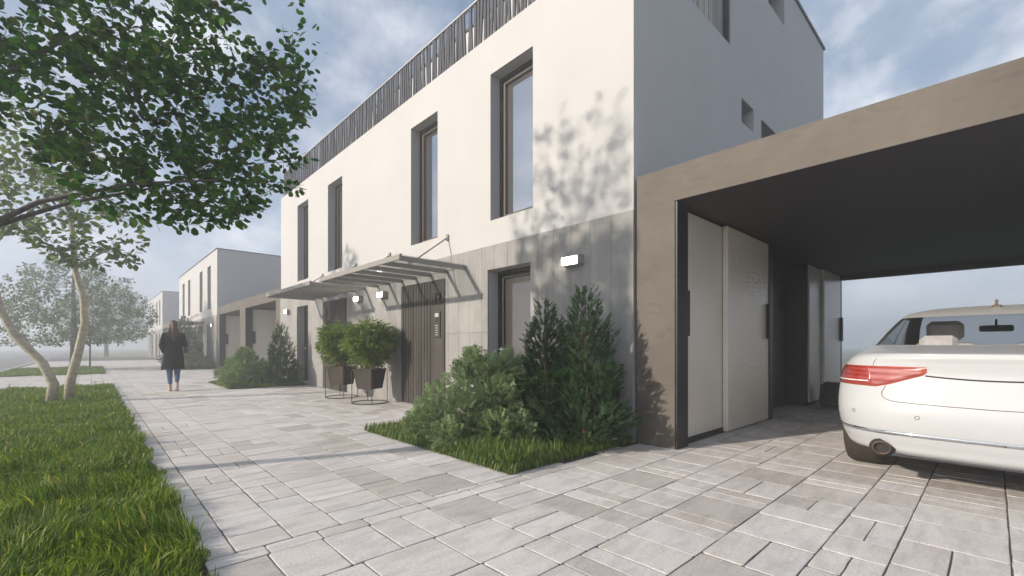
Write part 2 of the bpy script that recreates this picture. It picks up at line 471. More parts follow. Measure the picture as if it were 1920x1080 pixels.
SC.view_settings.view_transform = 'Standard'; SC.view_settings.look = 'None'
SC.view_settings.gamma = 1.0; SC.view_settings.exposure = 0.38
SC.render.engine = 'CYCLES'
cy = SC.cycles
cy.use_denoising = True; cy.max_bounces = 8; cy.diffuse_bounces = 3; cy.glossy_bounces = 4
cy.transparent_max_bounces = 12; cy.transmission_bounces = 4; cy.volume_bounces = 1
cy.use_adaptive_sampling = False
cy.caustics_reflective = False; cy.caustics_refractive = False

# ------------------------------------------------------------------ ground
LAWN = (-2.6, .42, .3, 16.1)
LAWN2 = (-2.6, .42, 23.6, 31.0)
BEDS = [(2.5, 4.36, 2.70, 5.40), (2.5, 4.36, 12.95, 15.60), (2.5, 4.36, 25.3, 28.0)]

def sheet(name, x0, x1, y0, y1, z, mat, kind='structure', label=None, cat=None):
    b = MB(); b.quad((x0,y0,z),(x1,y0,z),(x1,y1,z),(x0,y1,z))
    return tag(b.build(name, mat), label, cat, None, kind)

sheet('ground', -260, 260, -260, 260, -.16, M['field'])
sheet('road', -12.5, -2.75, -60, 200, -.11, M['asphalt'])
b = MB(); b.box(-2.9, 13.5, -9.5, 60, -.15, -.0048)
tag(b.build('paving_base', M['joint']), kind='structure')
for i, r in enumerate((LAWN, LAWN2)):
    sheet('lawn_soil', r[0], r[1]-.02, r[2], r[3]-.02, .010, M['soil'])
for r in BEDS:
    sheet('bed_soil', r[0]+.02, r[1]-.01, r[2]+.02, r[3]-.02, .010, M['soil'])
b = MB()
for y in np.arange(-6, 58, 1.0):
    if 16.2 < y < 23.0: continue
    b.bbox(-2.86, -2.66, y+.004, y+.996, -.14, .045, .012)
tag(b.build('kerb', M['kerb']), kind='structure')

def pavers():
    rnd = random.Random(5)
    V = []; F = []
    def inside(x, y, r, m=.03): return r[0]-m < x < r[1]+m and r[2]-m < y < r[3]+m
    def put(x0, x1, y0, y1):
        cx = (x0+x1)/2; cyy = (y0+y1)/2
        if inside(cx, cyy, (LAWN[0]-.3, LAWN[1]-.12, LAWN[2]-2, LAWN[3]-.12), 0) or inside(cx, cyy, (LAWN2[0]-.3, LAWN2[1]-.12, LAWN2[2]+.12, LAWN2[3]-.1), 0): return
        for r in BEDS:
            if inside(cx, cyy, r, -.10): return
        g = .0040; bv = .0055
        z = rnd.uniform(-.0014, .0014); sx = rnd.uniform(-.004, .004); sy = rnd.uniform(-.004, .004)
        c = [(x0+g, y0+g), (x1-g, y0+g), (x1-g, y1-g), (x0+g, y1-g)]
        O = []
        for k in range(4):
            a = c[k]; d = c[(k+1) % 4]; n_ = c[k-1]
            dx, dy = d[0]-a[0], d[1]-a[1]; L = math.hypot(dx, dy)
            ex, ey = n_[0]-a[0], n_[1]-a[1]; L2 = math.hypot(ex, ey)
            r_ = rnd.uniform(.004, .012)
            O.append((a[0]+ex/L2*r_, a[1]+ey/L2*r_)); O.append((a[0]+dx/L*r_, a[1]+dy/L*r_))
            for u in (.33, .67):
                jx = rnd.uniform(-.0022, .0022)
                O.append((a[0]+dx*u-dy/L*jx, a[1]+dy*u+dx/L*jx))
        n = len(O); i = len(V)
        zz = lambda p: z+sx*(p[0]-cx)+sy*(p[1]-cyy)
        for p in O: V.append((p[0], p[1], -.02))
        for p in O: V.append((p[0], p[1], zz(p)-.0013))
        for p in O:
            m_ = math.hypot(cx-p[0], cyy-p[1]); b_ = bv*1.3*rnd.uniform(.6, 1.4)
            V.append((p[0]+(cx-p[0])/m_*b_, p[1]+(cyy-p[1])/m_*b_, zz(p)))
        for k in range(n):
            q = (k+1) % n
            F.append((i+k, i+q, i+n+q, i+n+k)); F.append((i+n+k, i+n+q, i+2*n+q, i+2*n+k))
        F.append(tuple(i+2*n+k for k in range(n)))
    U = .1365
    def rows(a0, a1, b0, b1, along):
        a = a0
        while a < a1-.01:
            wd = rnd.choice([2, 2, 3, 2, 2, 3])*U
            if a+wd > a1: wd = a1-a
            p = b0 - rnd.random()*.3
            while p < b1:
                L = rnd.choice([2, 2, 3, 3, 3, 2])*U
                cells = [(p, p+L, a, a+wd)]
                if wd > 1.6*U and L > 1.6*U and rnd.random() < .34:
                    if rnd.random() < .28: cells = [(p, p+L, a, a+wd/2), (p, p+L, a+wd/2, a+wd)]
                    else: cells = [(p, p+L/2, a, a+wd), (p+L/2, p+L, a, a+wd)]
                for (q0, q1, e0, e1) in cells:
                    q0 = max(q0, b0); q1 = min(q1, b1)
                    if q1-q0 < .05: continue
                    if along == 'y': put(e0, e1, q0, q1)
                    else: put(q0, q1, e0, e1)
                p += L
            a += wd
    rows(.0, 4.40, 2.66, 46, 'y')
    rows(-2.62, .0, 15.9, 46, 'y')
    rows(-3.2, 2.66, .0, 12.2, 'x')
    rows(15.3, 25.3, 4.40, 12.2, 'x')
    rows(-9, -3.2, .0, 12.2, 'x')
    pb = MB(); pb.v = V; pb.f = F; pb.m = [0]*len(F); pb.s = [False]*len(F)
    o = pb.build('paving', M['paver'])
    tag(o, kind='structure')
pavers()

# ------------------------------------------------------------------ houses
XF = 4.38          # front plaster plane
LH = 12.65
def voxel(mb, xs, ys, zs, solid):
    xs = sorted(set(round(v, 4) for v in xs)); ys = sorted(set(round(v, 4) for v in ys)); zs = sorted(set(round(v, 4) for v in zs))
    nx, ny, nz = len(xs)-1, len(ys)-1, len(zs)-1
    S = np.zeros((nx+2, ny+2, nz+2), dtype=bool)
    for i in range(nx):
        for j in range(ny):
            for k in range(nz):
                S[i+1, j+1, k+1] = solid((xs[i]+xs[i+1])/2, (ys[j]+ys[j+1])/2, (zs[k]+zs[k+1])/2)
    idx = {}
    def vid(i, j, k):
        q = (i, j, k)
        if q not in idx:
            idx[q] = len(mb.v); mb.v.append((xs[i], ys[j], zs[k]))
        return idx[q]
    for i in range(nx):
        for j in range(ny):
            for k in range(nz):
                if not S[i+1, j+1, k+1]: continue
                A, B, C, D, E, G, H, I = [(i,j,k),(i+1,j,k),(i+1,j+1,k),(i,j+1,k),(i,j,k+1),(i+1,j,k+1),(i+1,j+1,k+1),(i,j+1,k+1)]
                for nb, q in (((-1,0,0),(A,E,I,D)),((1,0,0),(B,C,H,G)),((0,-1,0),(A,B,G,E)),((0,1,0),(D,I,H,C)),((0,0,-1),(A,D,C,B)),((0,0,1),(E,G,H,I))):
                    if not S[i+1+nb[0], j+1+nb[1], k+1+nb[2]]:
                        mb.f.append(tuple(vid(*p) for p in q)); mb.m.append(0); mb.s.append(False)

UPW = [(1.553, 2.443), (3.853, 4.743), (7.907, 8.797), (10.207, 11.097)]      # local y of the tall windows
GRW = [(1.578, 2.483), (10.167, 11.072)]
DOORS = [(3.583, 5.053), (7.597, 9.067)]
SIDEW = [((7.50, 8.03), (4.61, 4.99)), ((8.387, 9.35), (4.15, 4.955)), ((8.74, 9.63), (7.15, 7.75))]

def window_front(parent, y0, y1, z0, z1, dark=False, handle_z=None):
    f = MB(); x = XF+.185; t = .055
    mt = 0
    for (a, bb, c, d) in ((y0, y0+t, z0, z1), (y1-t, y1, z0, z1), (y0+t, y1-t, z0, z0+t), (y0+t, y1-t, z1-t, z1)):
        f.box(x, x+.09, a, bb, c, d, 0)
    t2 = .05; e = t+.004
    for (a, bb, c, d) in ((y0+e, y0+e+t2, z0+e, z1-e), (y1-e-t2, y1-e, z0+e, z1-e), (y0+e+t2, y1-e-t2, z0+e, z0+e+t2), (y0+e+t2, y1-e-t2, z1-e-t2, z1-e)):
        f.box(x+.018, x+.085, a, bb, c, d, 1)
    o = f.build('window', [M['frame_dark'], M['frame_dark'] if dark else M['bronze']], parent)
    p = MB(); g = e+t2-.004
    p.box(x+.05, x+.062, y0+g, y1-g, z0+g, z1-g); p.build('pane', M['pane_low'] if dark else M['pane'], o)
    if handle_z:
        h = MB(); yy = y1-e-t2*.5
        h.bbox(x-.012, x+.018, yy-.012, yy+.012, handle_z-.03, handle_z+.03, .003); h.bbox(x-.045, x-.012, yy-.010, yy+.010, handle_z-.01, handle_z+.01, .003)
        h.bbox(x-.048, x-.03, yy-.14, yy+.01, handle_z-.010, handle_z+.010, .003)
        h.build('handle', M['grey_steel'], o)

def window_side(parent, Y, x0, x1, z0, z1):
    f = MB(); y = Y+.24; t = .05
    for (a, bb, c, d) in ((x0, x0+t, z0, z1), (x1-t, x1, z0, z1), (x0+t, x1-t, z0, z0+t), (x0+t, x1-t, z1-t, z1)):
        f.box(a, bb, y, y+.07, c, d)
    o = f.build('window', M['frame_dark'], parent)
    p = MB(); p.box(x0+t-.004, x1-t+.004, y+.03, y+.04, z0+t-.004, z1-t+.004); p.build('pane', M['pane'], o)

def text_mesh(txt, size, extrude, mat, name, parent, mw):
    cu = bpy.data.curves.new('tmp', 'FONT'); cu.body = txt; cu.size = size; cu.extrude = extrude; cu.align_x = 'CENTER'
    o = bpy.data.objects.new('tmp', cu); COL.objects.link(o)
    dg = bpy.context.evaluated_depsgraph_get(); dg.update()
    me = bpy.data.meshes.new_from_object(o.evaluated_get(dg))
    bpy.data.objects.remove(o); bpy.data.curves.remove(cu)
    me.transform(mw); me.materials.clear(); me.materials.append(mat)
    n = bpy.data.objects.new(name, me)
    return link(n, parent)

def front_door(parent, Y0, y0, y1, plain_low, number):
    """slatted entrance door; plain_low: the plain strip with the intercom lies at the low-y end"""
    rnd = random.Random(3)
    a, bb = Y0+y0, Y0+y1
    d = MB(); PW = .44
    if plain_low: ps, pe, ss, se = a+.012, a+PW, a+PW, bb-.012
    else: ps, pe, ss, se = bb-PW, bb-.012, a+.012, bb-PW
    d.box(XF-.022, XF+.03, a, bb, .004, 2.20, 1)                  # dark back plate
    d.bbox(XF-.036, XF-.021, ps, pe, .012, 2.19, .002, 0)
    n = 11; wv = (se-ss)/n
    for i in range(n):
        d.bbox(XF-.043, XF-.021, ss+i*wv+.008, ss+(i+1)*wv-.006, .012, 2.19, .004, 0)
    o = d.build('front_door', [M['wood'], M['frame_dark']], parent)
    cy_ = (ps+pe)/2 + (-.02 if plain_low else .02)
    ic = MB(); x = XF-.036
    ic.bbox(x-.022, x, cy_-.085, cy_+.085, 1.22, 1.665, .005, 0)
    ic.box(x-.0245, x-.0215, cy_-.072, cy_+.072, 1.235, 1.65, 1)
    for k in range(4): ic.box(x-.027, x-.0245, cy_-.058, cy_+.058, 1.572+k*.016, 1.580+k*.016, 2)
    ic.lathe([(.0, -.0275), (.012, -.0275), (.013, -.0245)], (x, cy_, 1.51), 16, 1, 'x')
    ic.lathe([(.018, -.0245), (.018, -.030), (.022, -.030), (.022, -.0245)], (x, cy_, 1.51), 20, 0, 'x')
    for r in range(5):
        for c in range(3):
            yy = cy_-.034+c*.034; zz = 1.262+r*.040
            ic.box(x-.0275, x-.0245, yy-.0115, yy+.0115, zz-.012, zz+.012, 0)
            ic.box(x-.0285, x-.0275, yy-.0045, yy+.0045, zz-.0045, zz+.0045, 3)
    ic.build('intercom', [M['bronze'], M['frame_dark'], M['lens_white'], M['key_glow']], o)
    zc = 1.86
    pl = MB(); pl.bbox(x-.012, x-.001, cy_-.10, cy_+.085, zc-.075, zc-.045, .003); pl.build('number_ledge', M['black'], o)
    if number:
        mw = Matrix(((0,0,-1,x-.012),(-1,0,0,cy_),(0,1,0,zc-.035),(0,0,0,1)))
        text_mesh(number, .24, .010, M['black'], 'house_number', o, mw)
    else:
        q = MB(); q.bbox(x-.014, x-.001, cy_-.05, cy_+.05, zc-.03, zc+.15, .004); q.build('number_plaque', M['black'], o)
    if not plain_low:
        h = MB(); hy = ps-.03
        h.tube([(XF-.075, hy, 1.25), (XF-.075, hy, 1.72)], .012, 8); h.tube([(XF-.075, hy, 1.3), (XF-.02, hy, 1.3)], .008, 6); h.tube([(XF-.075, hy, 1.67), (XF-.02, hy, 1.67)], .008, 6)
        h.build('handle', M['black'], o)

def build_house(Y0, label, rail=True, number=None):
    t = thing('apartment_house', label, 'house', (0, 0, 0), 'white row houses along the path')
    Y1 = Y0+LH; TH = .35; PZ = 5.73
    up = rail
    ops_f = [((Y0+a, Y0+b_), (2.95, 5.145)) for a, b_ in UPW] + [((Y0+a, Y0+b_), (.06, 2.21)) for a, b_ in GRW]
    ZT = 8.0 if up else PZ
    xs = [XF, XF+TH, 6.06, 6.36, 7.07, 12.51-TH, 12.51]; ys = [Y0, Y0+TH, Y1-TH, Y1]; zs = [0, 5.2, 5.45, 5.62, PZ, ZT-.25, ZT]
    for (p, q) in ops_f: ys += list(p); zs += list(q)
    sw = SIDEW if up else []
    for (p, q) in sw: xs += list(p); zs += list(q)
    def solid(x, y, z):
        if x < XF+TH:
            if z > PZ: return False
            for (p, q) in ops_f:
                if p[0] < y < p[1] and q[0] < z < q[1]: return False
            return True
        side = y < Y0+TH or y > Y1-TH
        if side:
            for (p, q) in sw:
                if y < Y0+TH and p[0] < x < p[1] and q[0] < z < q[1]: return False
            if x < 7.07 and z > (5.62 if up else PZ): return False
            return True
        if x > 12.51-TH: return True
        if 5.2 < z < 5.45: return True
        if up and z > 5.2 and 6.06 < x < 6.36: return True
        if up and z > ZT-.25 and x > 6.06: return True
        return False
    wb = MB(); voxel(wb, xs, ys, zs, solid); wb.build('wall', M['plaster'], t)
    # roof trim
    rb = MB()
    if up:
        rb.box(6.03, 12.55, Y0-.03, Y1+.03, ZT+.001, ZT+.06); 
    else:
        e = .03
        rb.box(XF-e, XF+TH+.05, Y0-e, Y1+e, PZ+.001, PZ+.035)
        rb.box(XF+TH+.05, 12.55, Y0-e, Y0+TH+.05, PZ+.001, PZ+.035); rb.box(XF+TH+.05, 12.55, Y1-TH-.05, Y1+e, PZ+.001, PZ+.035)
    rb.build('roof_trim', M['trim'], t)
    # stone cladding, panel by panel
    cb = MB(); ztop = 2.57; g = .002
    holes = [(Y0+a, Y0+b_, .0, 2.21) for a, b_ in GRW] + [(Y0+a, Y0+b_, 0, 2.20) for a, b_ in DOORS]
    ybr = [Y0-.012]; 
    while ybr[-1]+.293 < Y1: ybr.append(ybr[-1]+.293)
    ybr.append(Y1+.012)
    cuts = sorted(set([round(v, 4) for v in ybr+[h[0] for h in holes]+[h[1] for h in holes]]))
    joints = set(round(v, 4) for v in ybr)
    zc = [0.0, 1.28, 2.205, ztop]
    for i in range(len(cuts)-1):
        a, c = cuts[i], cuts[i+1]
        if c-a < .004: continue
        mid = (a+c)/2
        inh = any(h[0] < mid < h[1] for h in holes)
        a2 = a+(g if a in joints else 0); c2 = c-(g if c in joints else 0)
        if inh:
            cb.box(XF-.022, XF-.001, a2, c2, 2.212, ztop)
        else:
            cb.box(XF-.022, XF-.001, a2, c2, .003, 1.28-g); cb.box(XF-.022, XF-.001, a2, c2, 1.28+g, ztop)
    cb.build('stone_cladding', M['stone'], t)
    for a, b_ in UPW: window_front(t, Y0+a, Y0+b_, 2.95, 5.145)
    for a, b_ in GRW: window_front(t, Y0+a, Y0+b_, .06, 2.21, True, 1.02)
    for (p, q) in sw: window_side(t, Y0, p[0], p[1], q[0], q[1])
    front_door(t, Y0, DOORS[0][0], DOORS[0][1], True, number)
    front_door(t, Y0, DOORS[1][0], DOORS[1][1], False, None)
    if rail:
        rnd = random.Random(8)
        r = MB(); x = XF+.06; z0, z1 = PZ+.004, PZ+.77
        y = Y0+.05
        while y < Y1-.05:
            l0 = rnd.uniform(-.05, .05); dx = rnd.uniform(-.012, .012)
            h = .025; d = .012
            a = y; c = y+l0
            P = [(x+dx, a-h, z0), (x+dx+2*d, a-h, z0), (x+dx+2*d, a+h, z0), (x+dx, a+h, z0)]
            Q = [(px, py+l0, z1) for (px, py, _) in P]
            i = len(r.v); r.v += P+Q
            for q in ((0,1,5,4),(1,2,6,5),(2,3,7,6),(3,0,4,7)):
                r.f.append(tuple(i+k for k in q)); r.m.append(0); r.s.append(False)
            y += rnd.uniform(.068, .096)
        r.box(x-.012, x+.045, Y0+.02, Y1-.02, z1, z1+.022, 1)
        yy = Y0+.5
        while yy < Y1:
            r.box(x+.04, x+.075, yy-.02, yy+.02, z0, z1, 1); yy += 2.9
        r.build('railing', [M['slat'], M['rail']], t)
        s = MB(); x0 = XF+.12
        while x0 < 7.02:
            l0 = rnd.uniform(-.02, .02)
            s.box(x0, x0+.035, Y0+.10, Y0+.15, 5.625, 7.7+l0); x0 += rnd.uniform(.05, .075)
        s.build('slat_screen', M['slat_light'], t)
        jb = MB(); jb.box(7.02, 7.068, Y0+.02, Y0+.2, 5.625, 7.8); jb.build('shaded_reveal', M['slat'], t)  # dark strip standing in for the shaded reveal at the wall end
    return t

PER = 22.53
H1 = build_house(2.717, 'nearest white house with slatted roof terrace railing and grey stone ground floor, door number 12', True, '12')
H2 = build_house(2.717+PER, 'second white house along the path, flat roofed, beyond the second carport', False)
H3 = build_house(2.717+2*PER, 'farthest white house, almost lost in the fog at the end of the path', False)

# ------------------------------------------------------------------ entrance canopies
def build_canopy(Y0, y0, y1, label):
    t = thing('entrance_canopy', label, 'canopy', (XF, Y0+(y0+y1)/2, 2.34), 'glass canopies over the entrances')
    ya, yb = y0-(y0+y1)/2, y1-(y0+y1)/2
    n = 7
    for i in range(n):
        y = ya+.02+(yb-ya-.04)*i/(n-1)
        r = MB(); r.bbox(-1.17, -.035, y-.019, y+.019, -.055, .012, .003)
        r.build('rafter', M['grey_steel'], t)
    f = MB(); f.bbox(-1.205, -1.171, ya-.01, yb+.01, -.045, .022, .003); f.box(-1.2, -1.168, ya-.03, yb+.03, .0225, .034)
    f.build('fascia', M['grey_steel'], t)
    rr = MB(); rr.bbox(-.034, -.023, ya, yb, -.01, .012, .002); rr.build('wall_rail', M['grey_steel'], t)
    g = MB(); g.box(-1.165, -.03, ya-.03, yb+.03, .0135, .0225); g.build('glass_sheet', M['canopy_glass'], t)
    for y in (ya+.52, yb-.52):
        q = MB(); q.tube([(-.012, y, .55), (-.72, y, .03)], .0125, 8); q.bbox(-.03, -.001, y-.03, y+.03, .50, .60, .004); q.bbox(-.76, -.68, y-.022, y+.022, .023, .045, .004)
        q.build('tie_rod', M['grey_steel'], t)
    # thin wall hook hanging line
    return t
build_canopy(2.717, 3.02, 6.06, 'nearer glass and steel canopy above the slatted door numbered 12')
build_canopy(2.717, 6.60, 9.64, 'further glass and steel canopy on the nearest house, above the door behind the potted bamboos')
build_canopy(2.717+PER, 3.02, 6.06, 'hazy canopy on the second house, half hidden behind the dark conifer')

# ------------------------------------------------------------------ wall lamps
def build_lamp(Y0, y, label):
    t = thing('wall_lamp', label, 'wall lamp', (XF-.022, Y0+y, 2.118), 'lit rectangular wall lamps')
    h = MB()
    h.bbox(-.10, -.001, -.14, .14, .042, .056, .003); h.bbox(-.10, -.001, -.14, .14, -.068, -.0565, .003)
    h.bbox(-.10, -.001, -.14, -.115, -.056, .0425, .003)
    h.box(-.03, -.001, -.116, .125, -.05, .043)
    h.build('housing', M['lamp_body'], t)
    e = MB(); e.bbox(-.094, -.031, -.113, .135, -.052, .040, .005); e.build('lens', M['lamp_glow'], t)
    return t
build_lamp(2.717, .815, 'lit wall lamp on the grey stone between the ground floor window and the tall conifers')
build_lamp(2.717, 5.76, 'lit wall lamp just left of the door numbered 12, under the nearer canopy')
build_lamp(2.717, 6.89, 'lit wall lamp between the two canopies, just right of the further slatted door')
build_lamp(2.717, 11.835, 'lit wall lamp at the far end of the nearest house')
build_lamp(2.717+PER, .815, 'tiny lit wall lamp on the second house beside its carport')

# ------------------------------------------------------------------ carports
def build_carport(yA, label):
    """yA: the end beside the house; runs towards -y"""
    L = 9.78
    t = thing('carport', label, 'carport', (0, yA, 0), 'tan flat roofed carports')
    XC = 4.385; ZB, ZT = 2.564, 2.926
    r = MB()
    r.box(XC, XC+.012, -L, 0, ZB, ZT); r.box(XC+.012, XC+.235, -L, 0, 2.66, ZT); r.box(XC+.235, 11.62, -L, 0, 2.66, ZT-.03); r.box(11.62, 11.76, -L, 0, 2.47, ZT)
    r.build('roof', M['tan'], t)
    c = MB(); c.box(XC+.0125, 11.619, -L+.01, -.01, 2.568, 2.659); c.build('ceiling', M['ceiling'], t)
    for (a, bb) in ((-.44, 0), (-5.30, -4.42), (-L, -L+.5)):
        p = MB(); p.box(XC, XC+.235, a, bb, 0, ZB-.001); p.build('pillar', M['tan'], t)
    for off in (0, -4.86):
        post = MB(); post.box(XC+.012, XC+.25, off-.462, off-.441, .0, ZB-.004); post.build('corner_post', M['black'], t)
        w1 = MB(); w1.box(XC+.236, 7.19, off-.34, off-.02, .0, 2.55); w1.box(9.40, 11.60, off-.38, off-.02, 0, 2.55)
        w1.box(7.19, 9.40, off-.06, off-.02, .0, 2.55)
        w1.build('storage_wall', M['darkwall'], t)
        tr = MB(); tr.box(XC+.25, 5.85, off-.40, off-.345, .0, .055); tr.build('door_track', M['black'], t)
        tr = MB(); tr.box(9.47, 10.35, off-.42, off-.385, 0, .05); tr.build('door_track', M['black'], t)
        for (x0, x1, y0, y1, hx) in ((XC+.252, 5.76, off-.385, off-.345, 4.70), (5.70, 7.165, off-.455, off-.392, 7.10), (9.46, 10.32, off-.415, off-.382, None), (10.25, 11.585, off-.47, off-.42, 11.52)):
            d = MB(); d.bbox(x0, x1, y0, y1, .056 if y1 > off-.39 else .015, 2.545, .008)
            o = d.build('sliding_door', M['door_panel'], t)
            if hx:
                h = MB(); h.bbox(hx-.045, hx+.045, y0-.05, y0-.001, 1.175, 1.67, .006); h.build('handle', M['black'], o)
        for (x0, x1) in ((7.166, 7.30), (11.60, 11.70)):
            q = MB(); q.box(x0, x1, off-.47, off-.345, 0, 2.55); q.build('corner_post', M['black'], t)
        sd = MB(); sd.box(8.25, 9.2, off-.085, off-.062, .01, 2.15); so_ = sd.build('side_door', M['frame_dark'], t)
        sg = MB(); sg.box(8.82, 9.03, off-.091, off-.0855, 1.75, 2.06); sg.build('door_glass', M['pane'], so_)
    return t
build_carport(2.68, 'tan carport in front with the white car in its first bay and pebbled sliding doors')
build_carport(2.68+PER, 'second tan carport, hazy, between the nearest house and the second house')
build_carport(2.68+2*PER, 'farthest tan carport hidden in the fog beyond the second house')

b = MB()
b.bbox(-.30, .30, -.26, .26, 0, .43, .05)
for i, p in enumerate(b.v):
    k = p[2]/.43; s = 1.12-.28*k; n_ = 1+.03*math.sin(9*p[0]+7*p[1]+5*p[2])
    b.v[i] = (p[0]*s*n_, p[1]*s*n_, p[2])
o = b.build('brown_block', M['rock'])
sm = o.modifiers.new('round', 'SUBSURF'); sm.levels = 3; sm.render_levels = 3; sm.subdivision_type = 'CATMULL_CLARK'
o.location = (9.72, 1.90, -.005); o.rotation_euler = (0, 0, .12)
tag(o, 'dark brown rough-surfaced tapered block standing on the pavers behind the white car', 'block')

# ------------------------------------------------------------------ car
def build_car():
    # rings: xr xf w zr zs zf Lr nr Lf nf
    R = [
        (.40, 4.70, .66, .215, .215, .215, .6, 3.2, .8, 2.6),
        (.11, 4.95, .84, .262, .225, .225, .75, 3.6, 1.0, 2.6),
        (.045,5.03, .905,.345, .34, .34, .80, 3.6, 1.1, 2.6),
        (.005,5.08, .942,.48, .52, .48, .82, 3.6, 1.15, 2.6),
        (.0,  5.08, .950,.60, .66, .60, .82, 3.6, 1.15, 2.6),
        (.035,5.04, .945,.73, .80, .68, .80, 3.5, 1.15, 2.6),
        (.062,4.98, .925,.85, .885,.74, .78, 3.4, 1.15, 2.6),
        (.055,4.90, .888,.935,.945,.78, .75, 3.3, 1.1, 2.6),
        (.05, 4.78, .835,.992,.985,.82, .72, 3.2, 1.1, 2.6),
        (.13, 4.60, .795,1.02,1.005,.86, .68, 3.1, 1.05,2.6),
        (.70, 3.78, .778,1.068,1.02,.985,.45, 4.2, .8, 3.2),
        (.77, 3.68, .768,1.085,1.045,1.03,.42, 4.6, .7, 3.4),
        (1.22,3.22, .712,1.245,1.21,1.25,.38, 4.6, .6, 3.6),
        (1.60,2.88, .655,1.365,1.345,1.385,.34,4.4, .5, 3.6),
        (1.80,2.70, .600,1.412,1.405,1.425,.34,3.8, .45,3.4),
        (2.02,2.55, .42, 1.452,1.45,1.455,.25, 3.0, .25,3.0),
        (2.26,2.32, .02, 1.466,1.466,1.466,.03,2.5, .03,2.5)]
    R = np.array(R)
    K = 8; nl = (len(R)-1)*K+1
    def cr(p0, p1, p2, p3, t):
        return .5*((2*p1)+(-p0+p2)*t+(2*p0-5*p1+4*p2-p3)*t*t+(-p0+3*p1-3*p2+p3)*t**3)
    rows = []
    for f in range(nl):
        i = min(f//K, len(R)-2); t = (f-i*K)/K
        a = R[max(i-1, 0)]; b1 = R[i]; c = R[i+1]; d = R[min(i+2, len(R)-1)]
        v = cr(a, b1, c, d, t); lin = b1*(1-t)+c*t
        if i in (9, 10): v = .35*v+.65*lin
        rows.append(np.maximum(v, [-1,0,.0,0,0,0,.02,2,.02,2]))
    th = np.linspace(0, PI/2, 40)
    U = []
    for (xr, xf, wd, zr, zs, zf, Lr, nr, Lf, nf) in rows:
        L = max(xf-xr, .01); Lr = min(Lr, L*.45); Lf = min(Lf, L*.45)
        yr = wd*np.sin(th)**(2/nr); xr_ = xr+Lr*(1-np.cos(th)**(2/nr))
        xs_ = np.linspace(xr+Lr, xf-Lf, 60)[1:-1]; ys_ = np.full(58, wd)
        yf = (wd*np.sin(th)**(2/nf))[::-1]; xf_ = (xf-Lf*(1-np.cos(th)**(2/nf)))[::-1]
        x = np.concatenate([xr_, xs_, xf_]); y = np.concatenate([yr, ys_, yf])
        q = np.clip((x-xr)/L, 0, 1)
        z = np.where(q < .3, zr+(zs-zr)*(np.clip(q/.3, 0, 1)**2*(3-2*np.clip(q/.3, 0, 1))),
                     np.where(q > .6, zs+(zf-zs)*(np.clip((q-.6)/.4, 0, 1)**2*(3-2*np.clip((q-.6)/.4, 0, 1))), zs))
        U.append(np.stack([x, y, z], 1))
    G0 = np.array(U)                      # nl, nu, 3
    G = G0.copy()
    XW = (.98, 4.08); RW = .345
    for xw in XW:
        dx = np.abs(G[:, :, 0]-xw); ra = .385
        arch = np.where(dx < ra, RW+np.sqrt(np.maximum(ra*ra-dx*dx, 0)), 0)
        side = (G[:, :, 1] > .60) & (np.arange(nl)[:, None] < 6.2*K) & (np.arange(G.shape[1])[None, :] > 8)
        G[:, :, 2] = np.where(side, np.maximum(G[:, :, 2], arch), G[:, :, 2])
    nu = G.shape[1]
    t = thing('parked_car', 'white sedan parked rear-out in the carport, left half in view with red tail light', 'car', (4.27, -.02, 0))
    def part_mesh(name, sel, mats, parent, off=0):
        idx = {}; V = []; F = []
        for (i, j) in sel:
            for sgn in (1, -1):
                q = []
                for (a, c) in ((i, j), (i, j+1), (i+1, j+1), (i+1, j)):
                    key = (a, c, sgn)
                    if key not in idx:
                        idx[key] = len(V); p = G[a, c]
                        V.append((p[0], p[1]*sgn, p[2]))
                    q.append(idx[key])
                if sgn == -1: q = q[::-1]
                F.append(q)
        o = np_mesh(name, np.array(V), np.array(F), mats, parent, True)
        wl = o.modifiers.new('weld', 'WELD'); wl.merge_threshold = .0008
        return o
    def is_rear_glass(i, j): return 10.5*K <= i < 12.7*K and j < 29
    def is_front_glass(i, j): return 10.5*K <= i < 13.25*K and j >= nu-24
    def is_side_glass(i, j): return 10.75*K <= i < 13.0*K and 40 <= j < nu-40 and not (66 <= j < 69)
    body, rg, fg, sg = [], [], [], []
    for i in range(nl-1):
        for j in range(nu-1):
            if is_rear_glass(i, j): rg.append((i, j))
            elif is_front_glass(i, j): fg.append((i, j))
            elif is_side_glass(i, j): sg.append((i, j))
            else: body.append((i, j))
    part_mesh('body', body, M['paint'], t)
    part_mesh('rear_window', rg, M['car_glass'], t)
    part_mesh('windscreen', fg, M['car_glass'], t)
    part_mesh('side_window', sg, M['car_glass'], t)
    # surface lookup on the lower body by arc length s from the rear centre and height z
    def column(s):
        col = []
        for i in range(0, 9*K+1):
            r = G0[i]; d = np.concatenate([[0], np.cumsum(np.linalg.norm(np.diff(r[:, :2], axis=0), axis=1))])
            col.append([np.interp(s, d, r[:, 0]), np.interp(s, d, r[:, 1]), np.interp(s, d, r[:, 2])])
        return np.array(col)
    cache = {}
    def at(s, z, off=0.0):
        key = round(s, 4)
        if key not in cache: cache[key] = (column(s), column(s+.01))
        c, c2 = cache[key]
        p = np.array([np.interp(z, c[:, 2], c[:, 0]), np.interp(z, c[:, 2], c[:, 1]), z])
        q = np.array([np.interp(z, c2[:, 2], c2[:, 0]), np.interp(z, c2[:, 2], c2[:, 1]), z])
        u = np.array([np.interp(z+.01, c[:, 2], c[:, 0]), np.interp(z+.01, c[:, 2], c[:, 1]), z+.01])
        n = np.cross(u-p, q-p); n /= np.linalg.norm(n)+1e-9
        if n[0] > 0 and abs(n[0]) > abs(n[1]): n = -n
        if n[1] < -.2: n = -n
        return p+n*off
